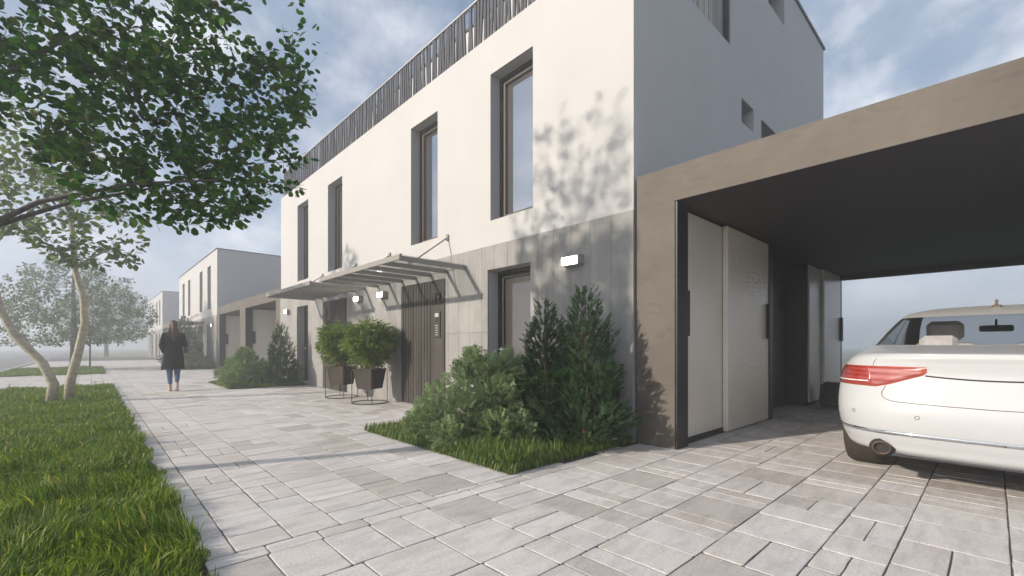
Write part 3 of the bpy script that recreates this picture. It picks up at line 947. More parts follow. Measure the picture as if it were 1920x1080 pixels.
    def patch(name, ss, zlo, zhi, mat, parent, off, sgn=1, nz=5, edge=.004):
        """a thin curved plate lying on the body: rim drops back to the body so it has thickness"""
        V = []; F = []
        for s in ss:
            a, c = zlo(s), zhi(s)
            zs_ = [a]+list(np.linspace(a, c, nz))+[c]
            for k, z in enumerate(zs_):
                o_ = off if 0 < k < nz+1 else -.004
                p = at(s, z, o_); V.append((p[0], p[1]*sgn, p[2]))
        m_ = nz+2
        for i in range(len(ss)-1):
            for k in range(m_-1):
                q = [i*m_+k, i*m_+k+1, (i+1)*m_+k+1, (i+1)*m_+k]
                F.append(q if sgn == -1 else q[::-1])
        return np_mesh(name, np.array(V), np.array(F), mat, parent, True)
    S = lambda a, c, n: list(np.linspace(a, c, n))
    ztop = lambda s: .912-.012*max(0, (s-.9))
    def zbot(s): return float(np.interp(s, [.345, .36, .56, .64, 1.3], [.875, .855, .778, .757, .765]))
    for sgn in (1, -1):
        base = patch('tail_light', S(.345, 1.22, 40), zbot, ztop, M['lens_rim'], t, .004, sgn)
        patch('inner_lens', S(.372, .70, 20), lambda s: max(zbot(s)+.014, np.interp(s, [.63, .70], [0, .905])), lambda s: ztop(s)-.010, M['lens_in'], base, .008, sgn)
        patch('outer_lens', S(.655, 1.20, 24), lambda s: zbot(s)+.014, lambda s: min(ztop(s)-.010, np.interp(s, [.655, .73], [.775, .91])), M['lens_out'], base, .0085, sgn)
        patch('reflector_strip', S(.69, 1.10, 16), lambda s: .790, lambda s: .799, M['lens_white'], base, .010, sgn, 3)
        # exhaust
        p = at(.60, .33)
        ex = MB(); c = (p[0]+.030, p[1]*sgn, .300)
        ex.lathe([(.037, -.03), (.037, -.064), (.040, -.072), (.047, -.072), (.050, -.064), (.050, .10)], c, 28, 0, 'x')
        ex.lathe([(.0, -.048), (.038, -.048)], c, 28, 1, 'x')
        ex.lathe([(.049, -.046), (.066, -.043), (.069, .05)], c, 28, 1, 'x')
        for k, v in enumerate(ex.v): ex.v[k] = (v[0], c[1]+(v[1]-c[1])*1.2, v[2])
        ex.build('exhaust', [M['exhaust'], M['seam']], t)
        for s_, z_ in ((.39, .555), (.80, .56)):
            p = at(s_, z_, .001); q = at(s_+.012, z_, .001); u = at(s_, z_+.012, .001)
            a1 = (q-p)/np.linalg.norm(q-p); a2 = (u-p)/np.linalg.norm(u-p)
            ring = [p+(a1*math.cos(k*PI/10)+a2*math.sin(k*PI/10))*.0125 for k in range(21)]
            rm = MB(); rm.tube([(v[0], v[1]*sgn, v[2]) for v in ring], .0016, 5, 0, False); rm.build('parking_sensor', M['seam'], t)
        # lid seam beside the tail light, down and across
        pts = [at(s_, z_, .0005) for s_, z_ in zip([.575, .59, .60, .595, .575, .54, .49, .40, .25, .0], [.765, .74, .715, .69, .672, .660, .655, .652, .648, .645])]
        sm_ = MB(); sm_.tube([(v[0], v[1]*sgn, v[2]) for v in pts], .0022, 5); sm_.build('lid_seam', M['seam'], t)
        pts = [at(s_, z_, .0005) for s_, z_ in zip([.67, .665, .655, .64], [.915, .94, .965, .99])]
        sm_ = MB(); sm_.tube([(v[0], v[1]*sgn, v[2]) for v in pts], .0016, 5); sm_.build('lid_seam', M['seam'], t)
        patch('lid_step_shade', S(0, .352, 12), lambda s: .826+.02*(s/.35)**2, lambda s: .836+.02*(s/.35)**2, M['seam'], t, .0012, sgn, 2)  # dark strip drawn in for the shadowed gap under the lid overhang
        patch('chrome_strip', S(0, 1.12, 40), lambda s: .412, lambda s: .436, M['chrome'], t, .006, sgn, 3)
        # mirror housing
        mi = MB(); mi.ball((3.45, sgn*.98, 1.0), .1, 14, 0, (.7, .95, .7)); mi.bbox(3.42, 3.52, sgn*.88-.06, sgn*.88+.06, .94, .975, .01); mi.build('door_mirror', M['paint'], t)
        # headlight
        hl = MB(); hl.ball((4.66, sgn*.63, .66), .17, 16, 0, (1.15, .9, .42)); hl.build('headlight', M['canopy_glass'], t)
        for xw in XW:
            y0 = sgn*.93; di = -sgn
            wm = MB()
            pr = [(.225, .0), (.250, -.012), (.300, -.016), (.328, -.006), (.343, .025), (.345, .06), (.345, .17), (.343, .20), (.325, .235), (.25, .24), (.225, .23)]
            wm.lathe([(r, di*h) for r, h in pr], (xw, y0, RW), 48, 0, 'y')
            o = wm.build('wheel', M['tyre'], t)
            rm = MB(); rm.lathe([(.228, 0), (.222, di*.02), (.205, di*.05), (.205, di*.2)], (xw, y0, RW), 40, 0, 'y')
            rm.lathe([(.0, di*.01), (.05, di*.012), (.06, di*.05)], (xw, y0, RW), 24, 0, 'y')
            for k in range(10):
                a = 2*PI*k/10; ca, sa = math.cos(a), math.sin(a)
                rm.tube([(xw+.04*ca, y0+di*.025, RW+.04*sa), (xw+.215*ca, y0+di*.03, RW+.215*sa)], [.022, .016], 6)
            rm.build('rim', M['rim'], o)
    # underside and cabin
    u = MB(); u.box(.35, 4.7, -.62, .62, .20, .26); u.box(.30, 4.9, -.60, .60, .26, .42)
    u.build('underbody', M['cabin'], t)
    cb = MB(); cb.box(.9, 3.7, -.66, .66, .43, .62); cb.bbox(3.25, 3.7, -.66, .66, .62, .96, .04); cb.bbox(.95, 1.25, -.62, .62, .80, 1.00, .03)
    cb.build('cabin', M['cabin'], t)
    for y in (-.36, .36):
        s_ = MB(); s_.bbox(2.05, 2.25, y-.25, y+.25, .6, 1.10, .05); s_.bbox(2.06, 2.19, y-.14, y+.14, 1.12, 1.32, .04); s_.build('seat', M['seat'], t)
        s_ = MB(); s_.bbox(1.25, 1.42, y-.28, y+.28, .6, 1.02, .05); s_.bbox(1.28, 1.38, y-.13, y+.13, 1.03, 1.16, .04); s_.build('seat', M['seat'], t)
    m_ = MB(); m_.bbox(2.93, 2.96, -.13, .13, 1.225, 1.295, .012); m_.tube([(2.96, 0, 1.28), (3.0, 0, 1.36)], .01, 6); m_.build('rear_view_mirror', M['cabin'], t)
    a_ = MB(); a_.bbox(1.86, 1.96, -.032, .032, 1.405, 1.45, .008); a_.bbox(1.89, 1.93, -.011, .011, 1.45, 1.50, .004); a_.build('roof_aerial', M['fin'], t)
    return t
build_car()

# ------------------------------------------------------------------ person
def remeshed(name, mb, mats, parent, vox, smooth=4):
    me = bpy.data.meshes.new('tmp'); me.from_pydata([tuple(v) for v in mb.v], [], mb.f); me.update()
    o = bpy.data.objects.new('tmp', me); COL.objects.link(o)
    r = o.modifiers.new('r', 'REMESH'); r.mode = 'VOXEL'; r.voxel_size = vox
    s = o.modifiers.new('s', 'SMOOTH'); s.iterations = smooth; s.factor = .5
    dg = bpy.context.evaluated_depsgraph_get(); dg.update()
    n = bpy.data.meshes.new_from_object(o.evaluated_get(dg)); n.name = name
    bpy.data.objects.remove(o); bpy.data.meshes.remove(me)
    n.materials.clear()
    for m_ in (mats if isinstance(mats, (list, tuple)) else [mats]): n.materials.append(m_)
    n.polygons.foreach_set("use_smooth", np.ones(len(n.polygons), dtype=bool)); n.update()
    q = bpy.data.objects.new(name, n); return link(q, parent)

def limb(mb, pts, rad, n=12):
    """tapered limb with balls at its joints"""
    for k in range(len(pts)-1):
        a, c = Vector(pts[k]), Vector(pts[k+1]); m_ = 4
        mb.tube([a.lerp(c, i/m_) for i in range(m_+1)], [rad[k]+(rad[k+1]-rad[k])*i/m_ for i in range(m_+1)], n)
    for p, r in zip(pts, rad): mb.ball(p, r*.995, n)

def torso(mb, secs, n=20):
    base = len(mb.v)
    for (x, y, z, rx, ry) in secs:
        for j in range(n):
            a = 2*PI*j/n; mb.v.append((x+rx*math.cos(a), y+ry*math.sin(a), z))
    for k in range(len(secs)-1):
        for j in range(n):
            a = base+k*n+j; b_ = base+k*n+(j+1) % n
            mb.f.append((a, b_, b_+n, a+n)); mb.m.append(0); mb.s.append(True)
    mb.f.append(tuple(base+j for j in reversed(range(n)))); mb.m.append(0); mb.s.append(True)
    e = base+(len(secs)-1)*n
    mb.f.append(tuple(e+j for j in range(n))); mb.m.append(0); mb.s.append(True)

def hand(mb, wrist, direc, thumb_side, palm_n):
    wv = Vector(wrist); d = Vector(direc).normalized(); s_ = Vector(thumb_side).normalized(); n_ = Vector(palm_n).normalized()
    for k, (o_, L) in enumerate(((.030, .068), (.010, .076), (-.010, .071), (-.029, .056))):
        root = wv+d*.085+s_*o_
        p1 = root+d*L*.5; p2 = p1+(d*.6+n_*.6)*L*.5
        limb(mb, [wv+d*.03+s_*o_*.7, root, p1, p2], [.011, .0095, .0085, .007], 8)
    r = wv+d*.03+s_*.03
    limb(mb, [r, r+(d*.5+s_*.7)*.04, r+(d*.9+s_*.6+n_*.3)*.065], [.012, .010, .008], 8)

def build_person():
    t = thing('person', 'woman in a black knee length coat and cropped jeans walking away along the path', 'person', (1.44, 13.41, 0), rz=math.radians(-4))
    # local: walks towards +y, right hand side = +x
    bd = MB()
    hipL, kneeL, ankL = (-.085, 0, .88), (-.075, .02, .48), (-.065, -.01, .09)
    hipR, kneeR, ankR = (.085, 0, .88), (.075, .07, .49), (.06, -.17, .15)
    limb(bd, [hipL, kneeL, ankL], [.075, .048, .034]); limb(bd, [hipR, kneeR, ankR], [.075, .048, .034])
    limb(bd, [ankL, (-.068, .10, .045)], [.034, .03]); limb(bd, [ankR, (.062, -.11, .055)], [.034, .03])
    torso(bd, [(0,0,.84,.15,.10), (0,0,.95,.165,.11), (0,.005,1.08,.125,.09), (0,.01,1.22,.145,.10), (0,0,1.34,.165,.095), (0,0,1.40,.10,.07), (0,.005,1.43,.05,.05)])
    limb(bd, [(0, 0, 1.38), (0, .02, 1.48)], [.055, .048])
    bd.ball((0, .035, 1.565), .1, 18, 0, (.76, .92, 1.14))
    bd.ball((0, .065, 1.50), .06, 12, 0, (.85, .9, .7))                  # jaw
    bd.tube([(0, .125, 1.57), (0, .148, 1.54)], [.010, .014], 8); bd.ball((0, .145, 1.54), .013, 8)   # nose
    for sx in (-1, 1):
        bd.ball((sx*.078, .03, 1.56), .024, 10, 0, (.45, .8, 1.2))       # ears
        bd.ball((sx*.032, .112, 1.577), .013, 8)                        # eyes
    bd.ball((0, .122, 1.50), .02, 8, 0, (1.2, .5, .4))                    # mouth
    shL, elL, wrL = (-.17, 0, 1.34), (-.235, -.06, 1.09), (-.165, .06, .90)
    shR, elR, wrR = (.17, 0, 1.34), (.23, -.03, 1.09), (.175, .15, 1.21)
    limb(bd, [shL, elL, wrL], [.048, .038, .027]); limb(bd, [shR, elR, wrR], [.048, .038, .027])
    hand(bd, wrL, (.1, .55, -.8), (.6, .5, .3), (.8, 0, .2)); hand(bd, wrR, (-.1, .35, .9), (-.8, .3, 0), (0, .9, .2))
    remeshed('body', bd, M['skin'], t, .0065, 2)
    ct = MB()
    torso(ct, [(-.01,.0,.53,.228,.150), (-.008,.0,.60,.222,.148), (0,0,.75,.205,.142), (0,.0,.90,.195,.140), (0,.005,1.08,.165,.118), (0,.01,1.22,.180,.125), (0,0,1.33,.185,.112), (0,0,1.375,.145,.092), (0,0,1.415,.085,.075)])
    limb(ct, [shL, elL, (-.18, .03, .93)], [.060, .054, .046]); limb(ct, [shR, elR, (.185, .11, 1.17)], [.060, .054, .046])
    limb(ct, [(-.085, -.01, 1.40), (0, -.055, 1.41), (.085, -.01, 1.40)], [.03, .035, .03])   # collar
    ct.ball((-.215, -.005, .56), .03, 8, 0, (1, 1.6, 2.2))
    remeshed('coat', ct, M['coat'], t, .011, 5)
    jn = MB()
    limb(jn, [(-.085, 0, .86), kneeL, (-.066, -.005, .20)], [.092, .066, .047]); limb(jn, [(.085, 0, .86), kneeR, (.062, -.135, .245)], [.092, .066, .047])
    remeshed('jeans', jn, M['denim'], t, .011, 3)
    hr = MB()
    hr.ball((0, .018, 1.588), .108, 18, 0, (.80, .93, 1.06))
    limb(hr, [(0, -.075, 1.61), (.005, -.115, 1.52), (.0, -.12, 1.40), (-.005, -.125, 1.27), (0, -.12, 1.17)], [.042, .045, .045, .038, .012])
    for k in range(9):
        a = (k-4)*.014
        limb(hr, [(a, -.10, 1.53), (a*2.2, -.125, 1.38), (a*2.6+.01*math.sin(k*2), -.135, 1.22+.03*math.cos(k*3))], [.014, .013, .005], 8)
    o = remeshed('hair', hr, M['hair'], t, .009, 3)
    # keep the face free: hair ends at the ear line
    for v in o.data.vertices:
        if v.co.y > .075 and v.co.z < 1.62: v.co.y = .06
    for nm, an, tilt in (('L', ankL, 0), ('R', ankR, .45)):
        sh = MB(); c = Vector(an)
        secs = [(-.055, .028, .032), (-.03, .036, .034), (.03, .036, .036), (.09, .043, .028), (.14, .040, .022), (.165, .022, .015)]
        base = len(sh.v); n = 14
        for (yy, rx, rz_) in secs:
            for j in range(n):
                a = 2*PI*j/n
                sh.v.append((rx*math.cos(a), yy, -.055+max(-.018, rz_*math.sin(a))))
        for k in range(len(secs)-1):
            for j in range(n):
                a = base+k*n+j; b_ = base+k*n+(j+1) % n; sh.f.append((a, b_, b_+n, a+n)); sh.m.append(0); sh.s.append(True)
        sh.f.append(tuple(base+j for j in reversed(range(n)))); sh.m.append(0); sh.s.append(True)
        sh.f.append(tuple(base+(len(secs)-1)*n+j for j in range(n))); sh.m.append(0); sh.s.append(True)
        sh.tube([(0, -.05, -.079), (0, .0, -.081), (0, .10, -.081), (0, .15, -.079)], [.030, .036, .042, .026], 10, 1)
        for i, v in enumerate(sh.v):
            zz = v[2]
            if zz < -.09: zz = -.09
            y2 = v[1]*math.cos(tilt)+(zz+.02)*math.sin(tilt)*1.0; z2 = -v[1]*math.sin(tilt)+(zz+.02)*math.cos(tilt)-.02
            sh.v[i] = (c.x+v[0], c.y+y2, max(.001, c.z+z2))
        sh.build('shoe', [M['shoe'], M['sole']], t)
    g = thing('handbag', 'small black handbag hanging at the walking woman\'s right side', 'handbag', (1.44, 13.41, 0), rz=math.radians(-4))
    bg_ = MB(); bg_.bbox(.20, .265, -.09, .10, .90, 1.03, .018); bg_.bbox(.196, .269, -.085, .095, .985, 1.036, .01)
    bg_.build('pouch', M['bag'], g)
    st = MB(); st.tube([(.235, -.085, 1.02), (.225, -.10, 1.12), (.185, -.115, 1.28), (.135, -.09, 1.40), (.115, -.01, 1.425), (.13, .08, 1.38), (.19, .13, 1.22), (.235, .09, 1.02)], .007, 6); st.build('strap', M['bag'], g)
build_person()

# ------------------------------------------------------------------ vegetation templates
def leaf_lobed(n=26, wdt=.84, lob=.10, k=8):
    V = [(0, .45, 0)]
    for i in range(n):
        a = 2*PI*i/n-PI/2
        r = 1+(lob*math.cos(k*(a+PI/2)+PI) if abs(a+PI/2) > .2 else 0)
        x = .5*wdt*math.cos(a)*r*(1+.16*math.sin(a)); y = .5+.5*math.sin(a)*r
        V.append((x, y, -.16*abs(x)+.05*math.sin(y*3)))
    F = [(0, 1+i, 1+(i+1) % n) for i in range(n)]
    return np.array(V), np.array(F)
def leaf_simple(wdt=.55):
    V = [(0,0,0), (.30*wdt,.2,-.02), (.5*wdt,.5,-.05), (.28*wdt,.82,-.04), (0,1,-.06), (-.28*wdt,.82,-.04), (-.5*wdt,.5,-.05), (-.30*wdt,.2,-.02), (0,.5,.03)]
    F = [(8,i,(i+1) % 8) for i in range(8)]
    return np.array(V), np.array(F)
LOBED = leaf_lobed()
OVAL = leaf_simple(.72)
LANCE = leaf_simple(.17)

def needle_spray(n=9, nl=.30, wd=.045, ang=.75, fluff=.1, seed=1, up=.0):
    rnd = random.Random(seed); V = []; F = []
    def quad(p, d, L, w_):
        d = Vector(d).normalized(); sx = d.cross(Vector((0,0,1)))
        if sx.length < .01: sx = Vector((1,0,0))
        sx.normalize(); p = Vector(p); i = len(V)
        m_ = p+d*L*.5+Vector((0,0,.02))
        V.extend([tuple(p), tuple(m_+sx*w_), tuple(p+d*L), tuple(m_-sx*w_)]); F.append((i,i+1,i+2,i+3))
    quad((0,0,0), (0,1,0), 1.0, wd*.5)
    for k in range(n):
        y = .08+.84*k/(n-1)
        for sx in (-1, 1):
            L = nl*(1.1-.55*y)*rnd.uniform(.8, 1.2)
            quad((0, y, 0), (sx*math.sin(ang), math.cos(ang), rnd.uniform(-fluff, fluff)+up), L, wd*rnd.uniform(.8, 1.2))
    quad((0, .9, 0), (0,1,.05), .22, wd)
    return np.array(V), np.array(F)
def plume(seed=2):
    """feathery juniper plume: side twigs with short scale leaves"""
    rnd = random.Random(seed); V = []; F = []
    def q(p, d, L, w_):
        d = Vector(d).normalized(); sx = d.cross(Vector((rnd.uniform(-.5,.5), rnd.uniform(-.5,.5), 1)))
        sx.normalize(); p = Vector(p); i = len(V); m_ = p+d*L*.45
        V.extend([tuple(p), tuple(m_+sx*w_), tuple(p+d*L), tuple(m_-sx*w_)]); F.append((i,i+1,i+2,i+3))
    q((0,0,0), (0,1,0), 1, .02)
    for k in range(8):
        y = .15+.75*k/7
        for sx in (-1, 1):
            d = Vector((sx*.75, .75, rnd.uniform(-.45, .45))).normalized(); L = .42*(1.15-.7*y)*rnd.uniform(.75, 1.2)
            p = Vector((0, y, 0)); q(p, d, L, .028)
            for j in range(3):
                pp = p+d*L*(.35+.25*j)
                for s2 in (-1, 1):
                    d2 = (d+Vector((d.y*s2, -d.x*s2, rnd.uniform(-.4,.4)))*.75).normalized(); q(pp, d2, .14*(1-.15*j), .022)
    for j in range(4): q((0, .85, 0), (rnd.uniform(-.5,.5), 1, rnd.uniform(-.4,.4)), .25, .025)
    return np.array(V), np.array(F)
SPRAY = needle_spray(8, .36, .052, .70, .22, 1, .05)
PLUME = plume()

def unit(a): return a/np.maximum(np.linalg.norm(a, axis=-1, keepdims=True), 1e-9)

# ------------------------------------------------------------------ trees
def grow_tree(parent, stems, targets, leaf, lsize, lmat, bark, seed, r_tw=.010, spacing=.03, twig_from=.25, droop=.25, jitter=.045, ramp_r=.55, bias=.25, min_z=-9, leaf_ok=None):
    """stems: polylines with radii; each target gets a curved branch from the nearest wood; leaves sit along the twigs"""
    rg = np.random.default_rng(seed)
    wood = MB()
    nodes = []; dirs = []; rad = []
    for pts, rr in stems:
        wood.tube(pts, rr, 10)
        for i in range(len(pts)-1):
            a, c = np.array(pts[i]), np.array(pts[i+1])
            for k in range(6):
                nodes.append(a+(c-a)*k/6); dirs.append(unit(c-a)); rad.append(rr[i]+(rr[i+1]-rr[i])*k/6)
        nodes.append(np.array(pts[-1])); dirs.append(unit(np.array(pts[-1])-np.array(pts[-2]))); rad.append(rr[-1])
    base = np.array(stems[0][0][0])
    order = np.argsort(np.linalg.norm(targets-base, axis=1))
    LP, LD, LN = [], [], []
    NA = list(nodes)
    for oi in order:
        tg = targets[oi]
        arr = np.array(NA); d = tg-arr; dist = np.linalg.norm(d, axis=1)
        al = (d*np.array(dirs)).sum(1)/np.maximum(dist, 1e-6)
        cost = dist*(1.35-.45*al) + (arr[:, 2] > tg[2]+.1)*bias - np.minimum(np.array(rad), .02)*3
        cost[arr[:, 2] < min_z] += 50
        k = int(np.argmin(cost)); L = dist[k]
        if L < .04: continue
        p0 = arr[k]; r0 = min(rad[k]*ramp_r, .006+.016*L)
        r0 = max(r0, .0035)
        p1 = p0+np.array(dirs[k])*L*.35+np.array([0, 0, .12*L])
        n = 5 if L < .6 else 8
        pl = []
        for i in range(n+1):
            u = i/n
            p = (1-u)**2*p0+2*u*(1-u)*p1+u*u*tg
            if 0 < i < n: p = p+rg.normal(0, .018*L, 3)
            pl.append(p)
        rr = [r0*(1-.75*i/n)+.001 for i in range(n+1)]
        if leaf_ok is None or leaf_ok(pl[n//2]) or r0 > .009: wood.tube(pl, rr, 5 if r0 > .008 else 3, 0, False)
        for i in range(1, n+1):
            NA.append(pl[i]); dirs.append(unit(pl[i]-pl[i-1])); rad.append(rr[i])
        # leaves
        Lp = L; m_ = max(3, int(Lp*(1-twig_from)/spacing))
        for q in range(m_):
            u = twig_from+(1-twig_from)*(q+rg.random())/m_
            f = min(u*n, n-1e-6); i = int(f); p = pl[i]+(pl[i+1]-pl[i])*(f-i)
            td = unit(pl[i+1]-pl[i])
            side = rg.normal(0, 1, 3); side = unit(side-td*side.dot(td))
            ld = td*.45+side*.8+np.array([0, 0, -droop*rg.random()*1.4])
            LP.append(p+side*rg.random()*jitter); LD.append(ld); LN.append(np.array([0, 0, 1.0])+rg.normal(0, .45, 3))
    wood.build('trunk', bark, parent)
    if leaf_ok:
        ok = [k for k, p in enumerate(LP) if leaf_ok(p)]
        LP = [LP[k] for k in ok]; LD = [LD[k] for k in ok]; LN = [LN[k] for k in ok]
    LP = np.array(LP)
    S = lsize*rg.uniform(.65, 1.2, len(LP))
    scatter('crown', leaf[0], leaf[1], LP, np.array(LD), np.array(LN), S, lmat, parent)
    return len(LP)

def in_ell(rg, n, c, r, shell=.0):
    P = []
    while len(P) < n:
        v = rg.uniform(-1, 1, 3); q = np.linalg.norm(v)
        if q < 1 and q > shell: P.append(np.array(c)+v*np.array(r))
    return P

# foreground tree: trunk stands just outside the frame on the lawn
rg = np.random.default_rng(21)
B0 = np.array([-1.12, 5.45, 0])
def P_(dx, dy, z): return (B0[0]+dx, B0[1]+dy, z)
fg_t = thing('leafy_tree', 'big dark lobed-leaf tree whose boughs reach in over the front lawn', 'tree', (0, 0, 0), 'trees on the lawn')
stems = [
    ([P_(0,0,-.03), P_(.01,-.02,.45), P_(.03,-.05,.95), P_(.05,-.08,1.2)], [.115, .095, .085, .078]),
    ([P_(.05,-.08,1.15), P_(.18,-.25,1.55), P_(.42,-.48,1.80), P_(.85,-.78,2.10), P_(1.35,-1.05,2.28), P_(1.85,-1.25,2.38)], [.034, .027, .022, .017, .012, .007]),
    ([P_(.05,-.08,1.17), P_(.22,-.2,1.62), P_(.55,-.42,1.92), P_(1.0,-.55,2.18), P_(1.6,-.70,2.42)], [.030, .026, .020, .014, .007]),
    ([P_(.05,-.08,1.18), P_(.10,-.2,1.9), P_(.28,-.42,2.45), P_(.62,-.62,2.95), P_(1.05,-.80,3.4)], [.040, .033, .025, .016, .008]),
    ([P_(.04,-.08,1.18), P_(.05,-.2,2.1), P_(.2,-.4,2.95), P_(.45,-.6,3.75), P_(.7,-.75,4.5)], [.045, .038, .030, .020, .009]),
    ([P_(.03,-.05,1.18), P_(-.15,0,2.2), P_(-.2,.1,3.3), P_(-.1,.2,4.6), P_(0,.2,5.6)], [.048, .040, .031, .020, .009]),
    ([P_(.03,-.05,1.18), P_(.06,.02,2.2), P_(.3,.2,3.3), P_(.6,.4,4.2), P_(.8,.5,5.0)], [.045, .038, .030, .020, .009]),
    ([P_(.02,-.05,1.18), P_(-.4,-.1,2.0), P_(-.95,-.2,2.9), P_(-1.4,-.3,3.8)], [.042, .034, .024, .010])]
T = []
T += in_ell(rg, 700, (-.05, 4.75, 3.70), (1.75, 1.30, 1.72))
T += in_ell(rg, 160, (.0, 4.75, 3.0), (1.0, .6, .7))
T += in_ell(rg, 150, (.75, 4.35, 3.0), (.85, .62, .85))
T += in_ell(rg, 60, (.40, 4.30, 2.25), (.75, .40, .30))
T += in_ell(rg, 230, (-.35, 5.1, 5.0), (1.6, 1.4, 1.1))
def keep(p):
    yw = p[1]-.355*(4.38-p[0]); zw = p[2]-.437*(4.38-p[0])
    if yw < 2.72 or yw > 5.3: return False
    if yw > 2.92 and zw < .42: return False
    if yw > 3.45 and zw < .75: return False
    if yw > 4.2 and zw < 1.8: return False
    return True
T = np.array([p for p in T if keep(p)])
def keep_leaf(p):
    if not keep(p): return False
    return p[2]-.437*(4.38-p[0]) < 2.35 or rg.random() < .32
nl_ = grow_tree(fg_t, stems, T, LOBED, .059, M['oak'], M['bark_grey'], 3, spacing=.0098, twig_from=.10, droop=.45, jitter=.06, min_z=1.3, leaf_ok=keep_leaf)
print('foreground leaves', nl_)

# two-stemmed tree with pale bark
t2 = thing('twin_stem_tree', 'young tree with two pale mottled stems growing from the lawn edge', 'tree', (-.45, 12.08, 0), 'trees on the lawn')
stems = [
    ([(-.10,.03,-.03), (-.07,.06,.35), (-.22,.18,.75), (-.58,.34,1.25), (-.78,.46,1.75), (-.86,.50,2.2), (-1.0,.58,2.7), (-1.1,.65,3.3), (-1.05,.7,4.1)], [.092, .084, .076, .069, .060, .053, .047, .038, .016]),
    ([(.14,-.06,-.03), (.16,-.06,.4), (.27,-.12,.95), (.36,-.16,1.5), (.34,-.15,2.0), (.22,-.10,2.55), (.2,-.1,3.1), (.15,-.05,3.8), (.2,0,4.6)], [.088, .080, .071, .064, .057, .050, .043, .034, .013]),
    ([(.22,-.10,2.55), (.5,-.3,2.8), (.8,-.5,3.0)], [.03, .022, .010]),
    ([(-1.0,.58,2.7), (-.7,.4,3.2), (-.3,.2,3.7)], [.035, .026, .012])]
T = np.array(in_ell(rg, 110, (.05, .0, 3.75), (1.25, 1.25, .95)) + in_ell(rg, 80, (-1.0, .6, 4.1), (1.2, 1.2, 1.0)) + in_ell(rg, 26, (.5, -.25, 2.8), (.75, .6, .25)) + in_ell(rg, 60, (-.4, .3, 4.9), (1.2, 1.2, .7)))
grow_tree(t2, stems, T, OVAL, .125, M['linden'], M['bark_pale'], 5, spacing=.020, twig_from=.3, droop=.5, jitter=.08, min_z=2.3)

def hazy_tree(loc, label, seed, s=1.0):
    rg = np.random.default_rng(seed)
    t = thing('hazy_tree', label, 'tree', loc, 'trees along the road')
    stems = [([(0,0,-.05), (.02,0,1.0), (.03,.02,2.2), (0,.03,3.6), (.02,0,5.2)], [.15, .13, .11, .08, .02])]
    T = []
    for k in range(9):
        z = 1.45+k*.47; R = 3.35*math.sin(min(1, (5.9-z)/3.4)*PI/2)*(.72 if k == 0 else 1)
        for q in range(int(85*R/2.2)+8):
            a = rg.random()*2*PI; r = R*math.sqrt(rg.uniform(.08, 1)); T.append((r*math.cos(a), r*math.sin(a), z+rg.normal(0, .13)))
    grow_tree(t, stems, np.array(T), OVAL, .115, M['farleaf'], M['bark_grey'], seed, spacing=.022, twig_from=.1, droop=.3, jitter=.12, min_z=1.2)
    t.scale = (s, s, s)
    return t
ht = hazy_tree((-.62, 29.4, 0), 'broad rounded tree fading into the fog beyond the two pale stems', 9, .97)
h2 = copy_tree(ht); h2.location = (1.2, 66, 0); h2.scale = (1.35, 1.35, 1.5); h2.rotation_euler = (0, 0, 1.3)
h2['label'] = 'faint grey tree barely showing beside the farthest house in the fog'
b = MB(); b.tube([(0,0,-.02), (.01,0,1.0), (0,.01,1.75)], [.035, .033, .03], 8); b.tube([(-.05, 0, 1.55), (.06, 0, 1.55)], .012, 6)
o = b.build('tree_stake', M['bark_grey']); o.location = (-.05, 29.6, 0)
tag(o, 'thin wooden stake standing on the hazy lawn to the right of the broad tree trunk', 'stake')

# ------------------------------------------------------------------ conifers and shrubs
def conifer_mesh(H, R, n, seed):
    rg = np.random.default_rng(seed)
    z = 1-np.sqrt(rg.random(n))          # more sprays low down
    z = .05+.93*z
    a = rg.random(n)*2*PI
    lob = 1+.16*np.sin(3*a+5*z)+.12*np.sin(7*a-9*z)+.18*np.sin(23*z+2*a)
    prof = np.where(z < .15, .72+1.87*z, 1.0)*(1-z)**.72*1.05+.05
    rr = prof*R*lob*(.35+.65*rg.random(n)**.45)
    P = np.stack([rr*np.cos(a), rr*np.sin(a), z*H], 1)
    D = np.stack([np.cos(a+rg.normal(0,.5,n)), np.sin(a+rg.normal(0,.5,n)), .55+.9*z+rg.normal(0,.35,n)], 1)
    Nn = np.stack([rg.normal(0,.5,n)-np.cos(a)*.3, rg.normal(0,.5,n)-np.sin(a)*.3, np.ones(n)], 1)
    S = .105*rg.uniform(.6, 1.25, n)*(1.05-.3*z)
    return P, D, Nn, S
def conifer(loc, H, R, label, n=1500, seed=1, rz=0):
    t = thing('conifer', label, 'conifer', loc, 'cone shaped conifers in the beds', rz)
    P, D, Nn, S = conifer_mesh(H, R, n, seed)
    scatter('crown', SPRAY[0], SPRAY[1], P, D, Nn, S, M['conifer'], t)
    wd = MB(); wd.tube([(0,0,-.02), (.01,.005,H*.3), (0,0,H*.7), (0,0,H*.95)], [.035*H/1.7, .026*H/1.7, .014, .004], 8)
    rg = np.random.default_rng(seed+50)
    for k in range(26):
        a = rg.random()*2*PI; z = H*rg.uniform(.08, .75); L = R*(1-z/H)*.9
        wd.tube([(0,0,z), (L*.5*math.cos(a), L*.5*math.sin(a), z+.05), (L*math.cos(a), L*math.sin(a), z+.16)], [.009, .006, .003], 4)
    wd.build('trunk', M['bark_red'], t)
    return t
cA = conifer((3.86, 2.98, 0), 1.74, .44, 'taller of the two cone shaped conifers by the carport pillar', 2700, 4)
cB = conifer((3.92, 3.62, 0), 1.68, .40, 'slightly shorter cone shaped conifer left of its taller twin, before the wall lamp', 2300, 7)
cC = copy_tree(cB); cC.location = (3.72, 13.05, 0); cC.rotation_euler = (0, 0, 2.1); cC.scale = (1.0, 1.0, 1.05)
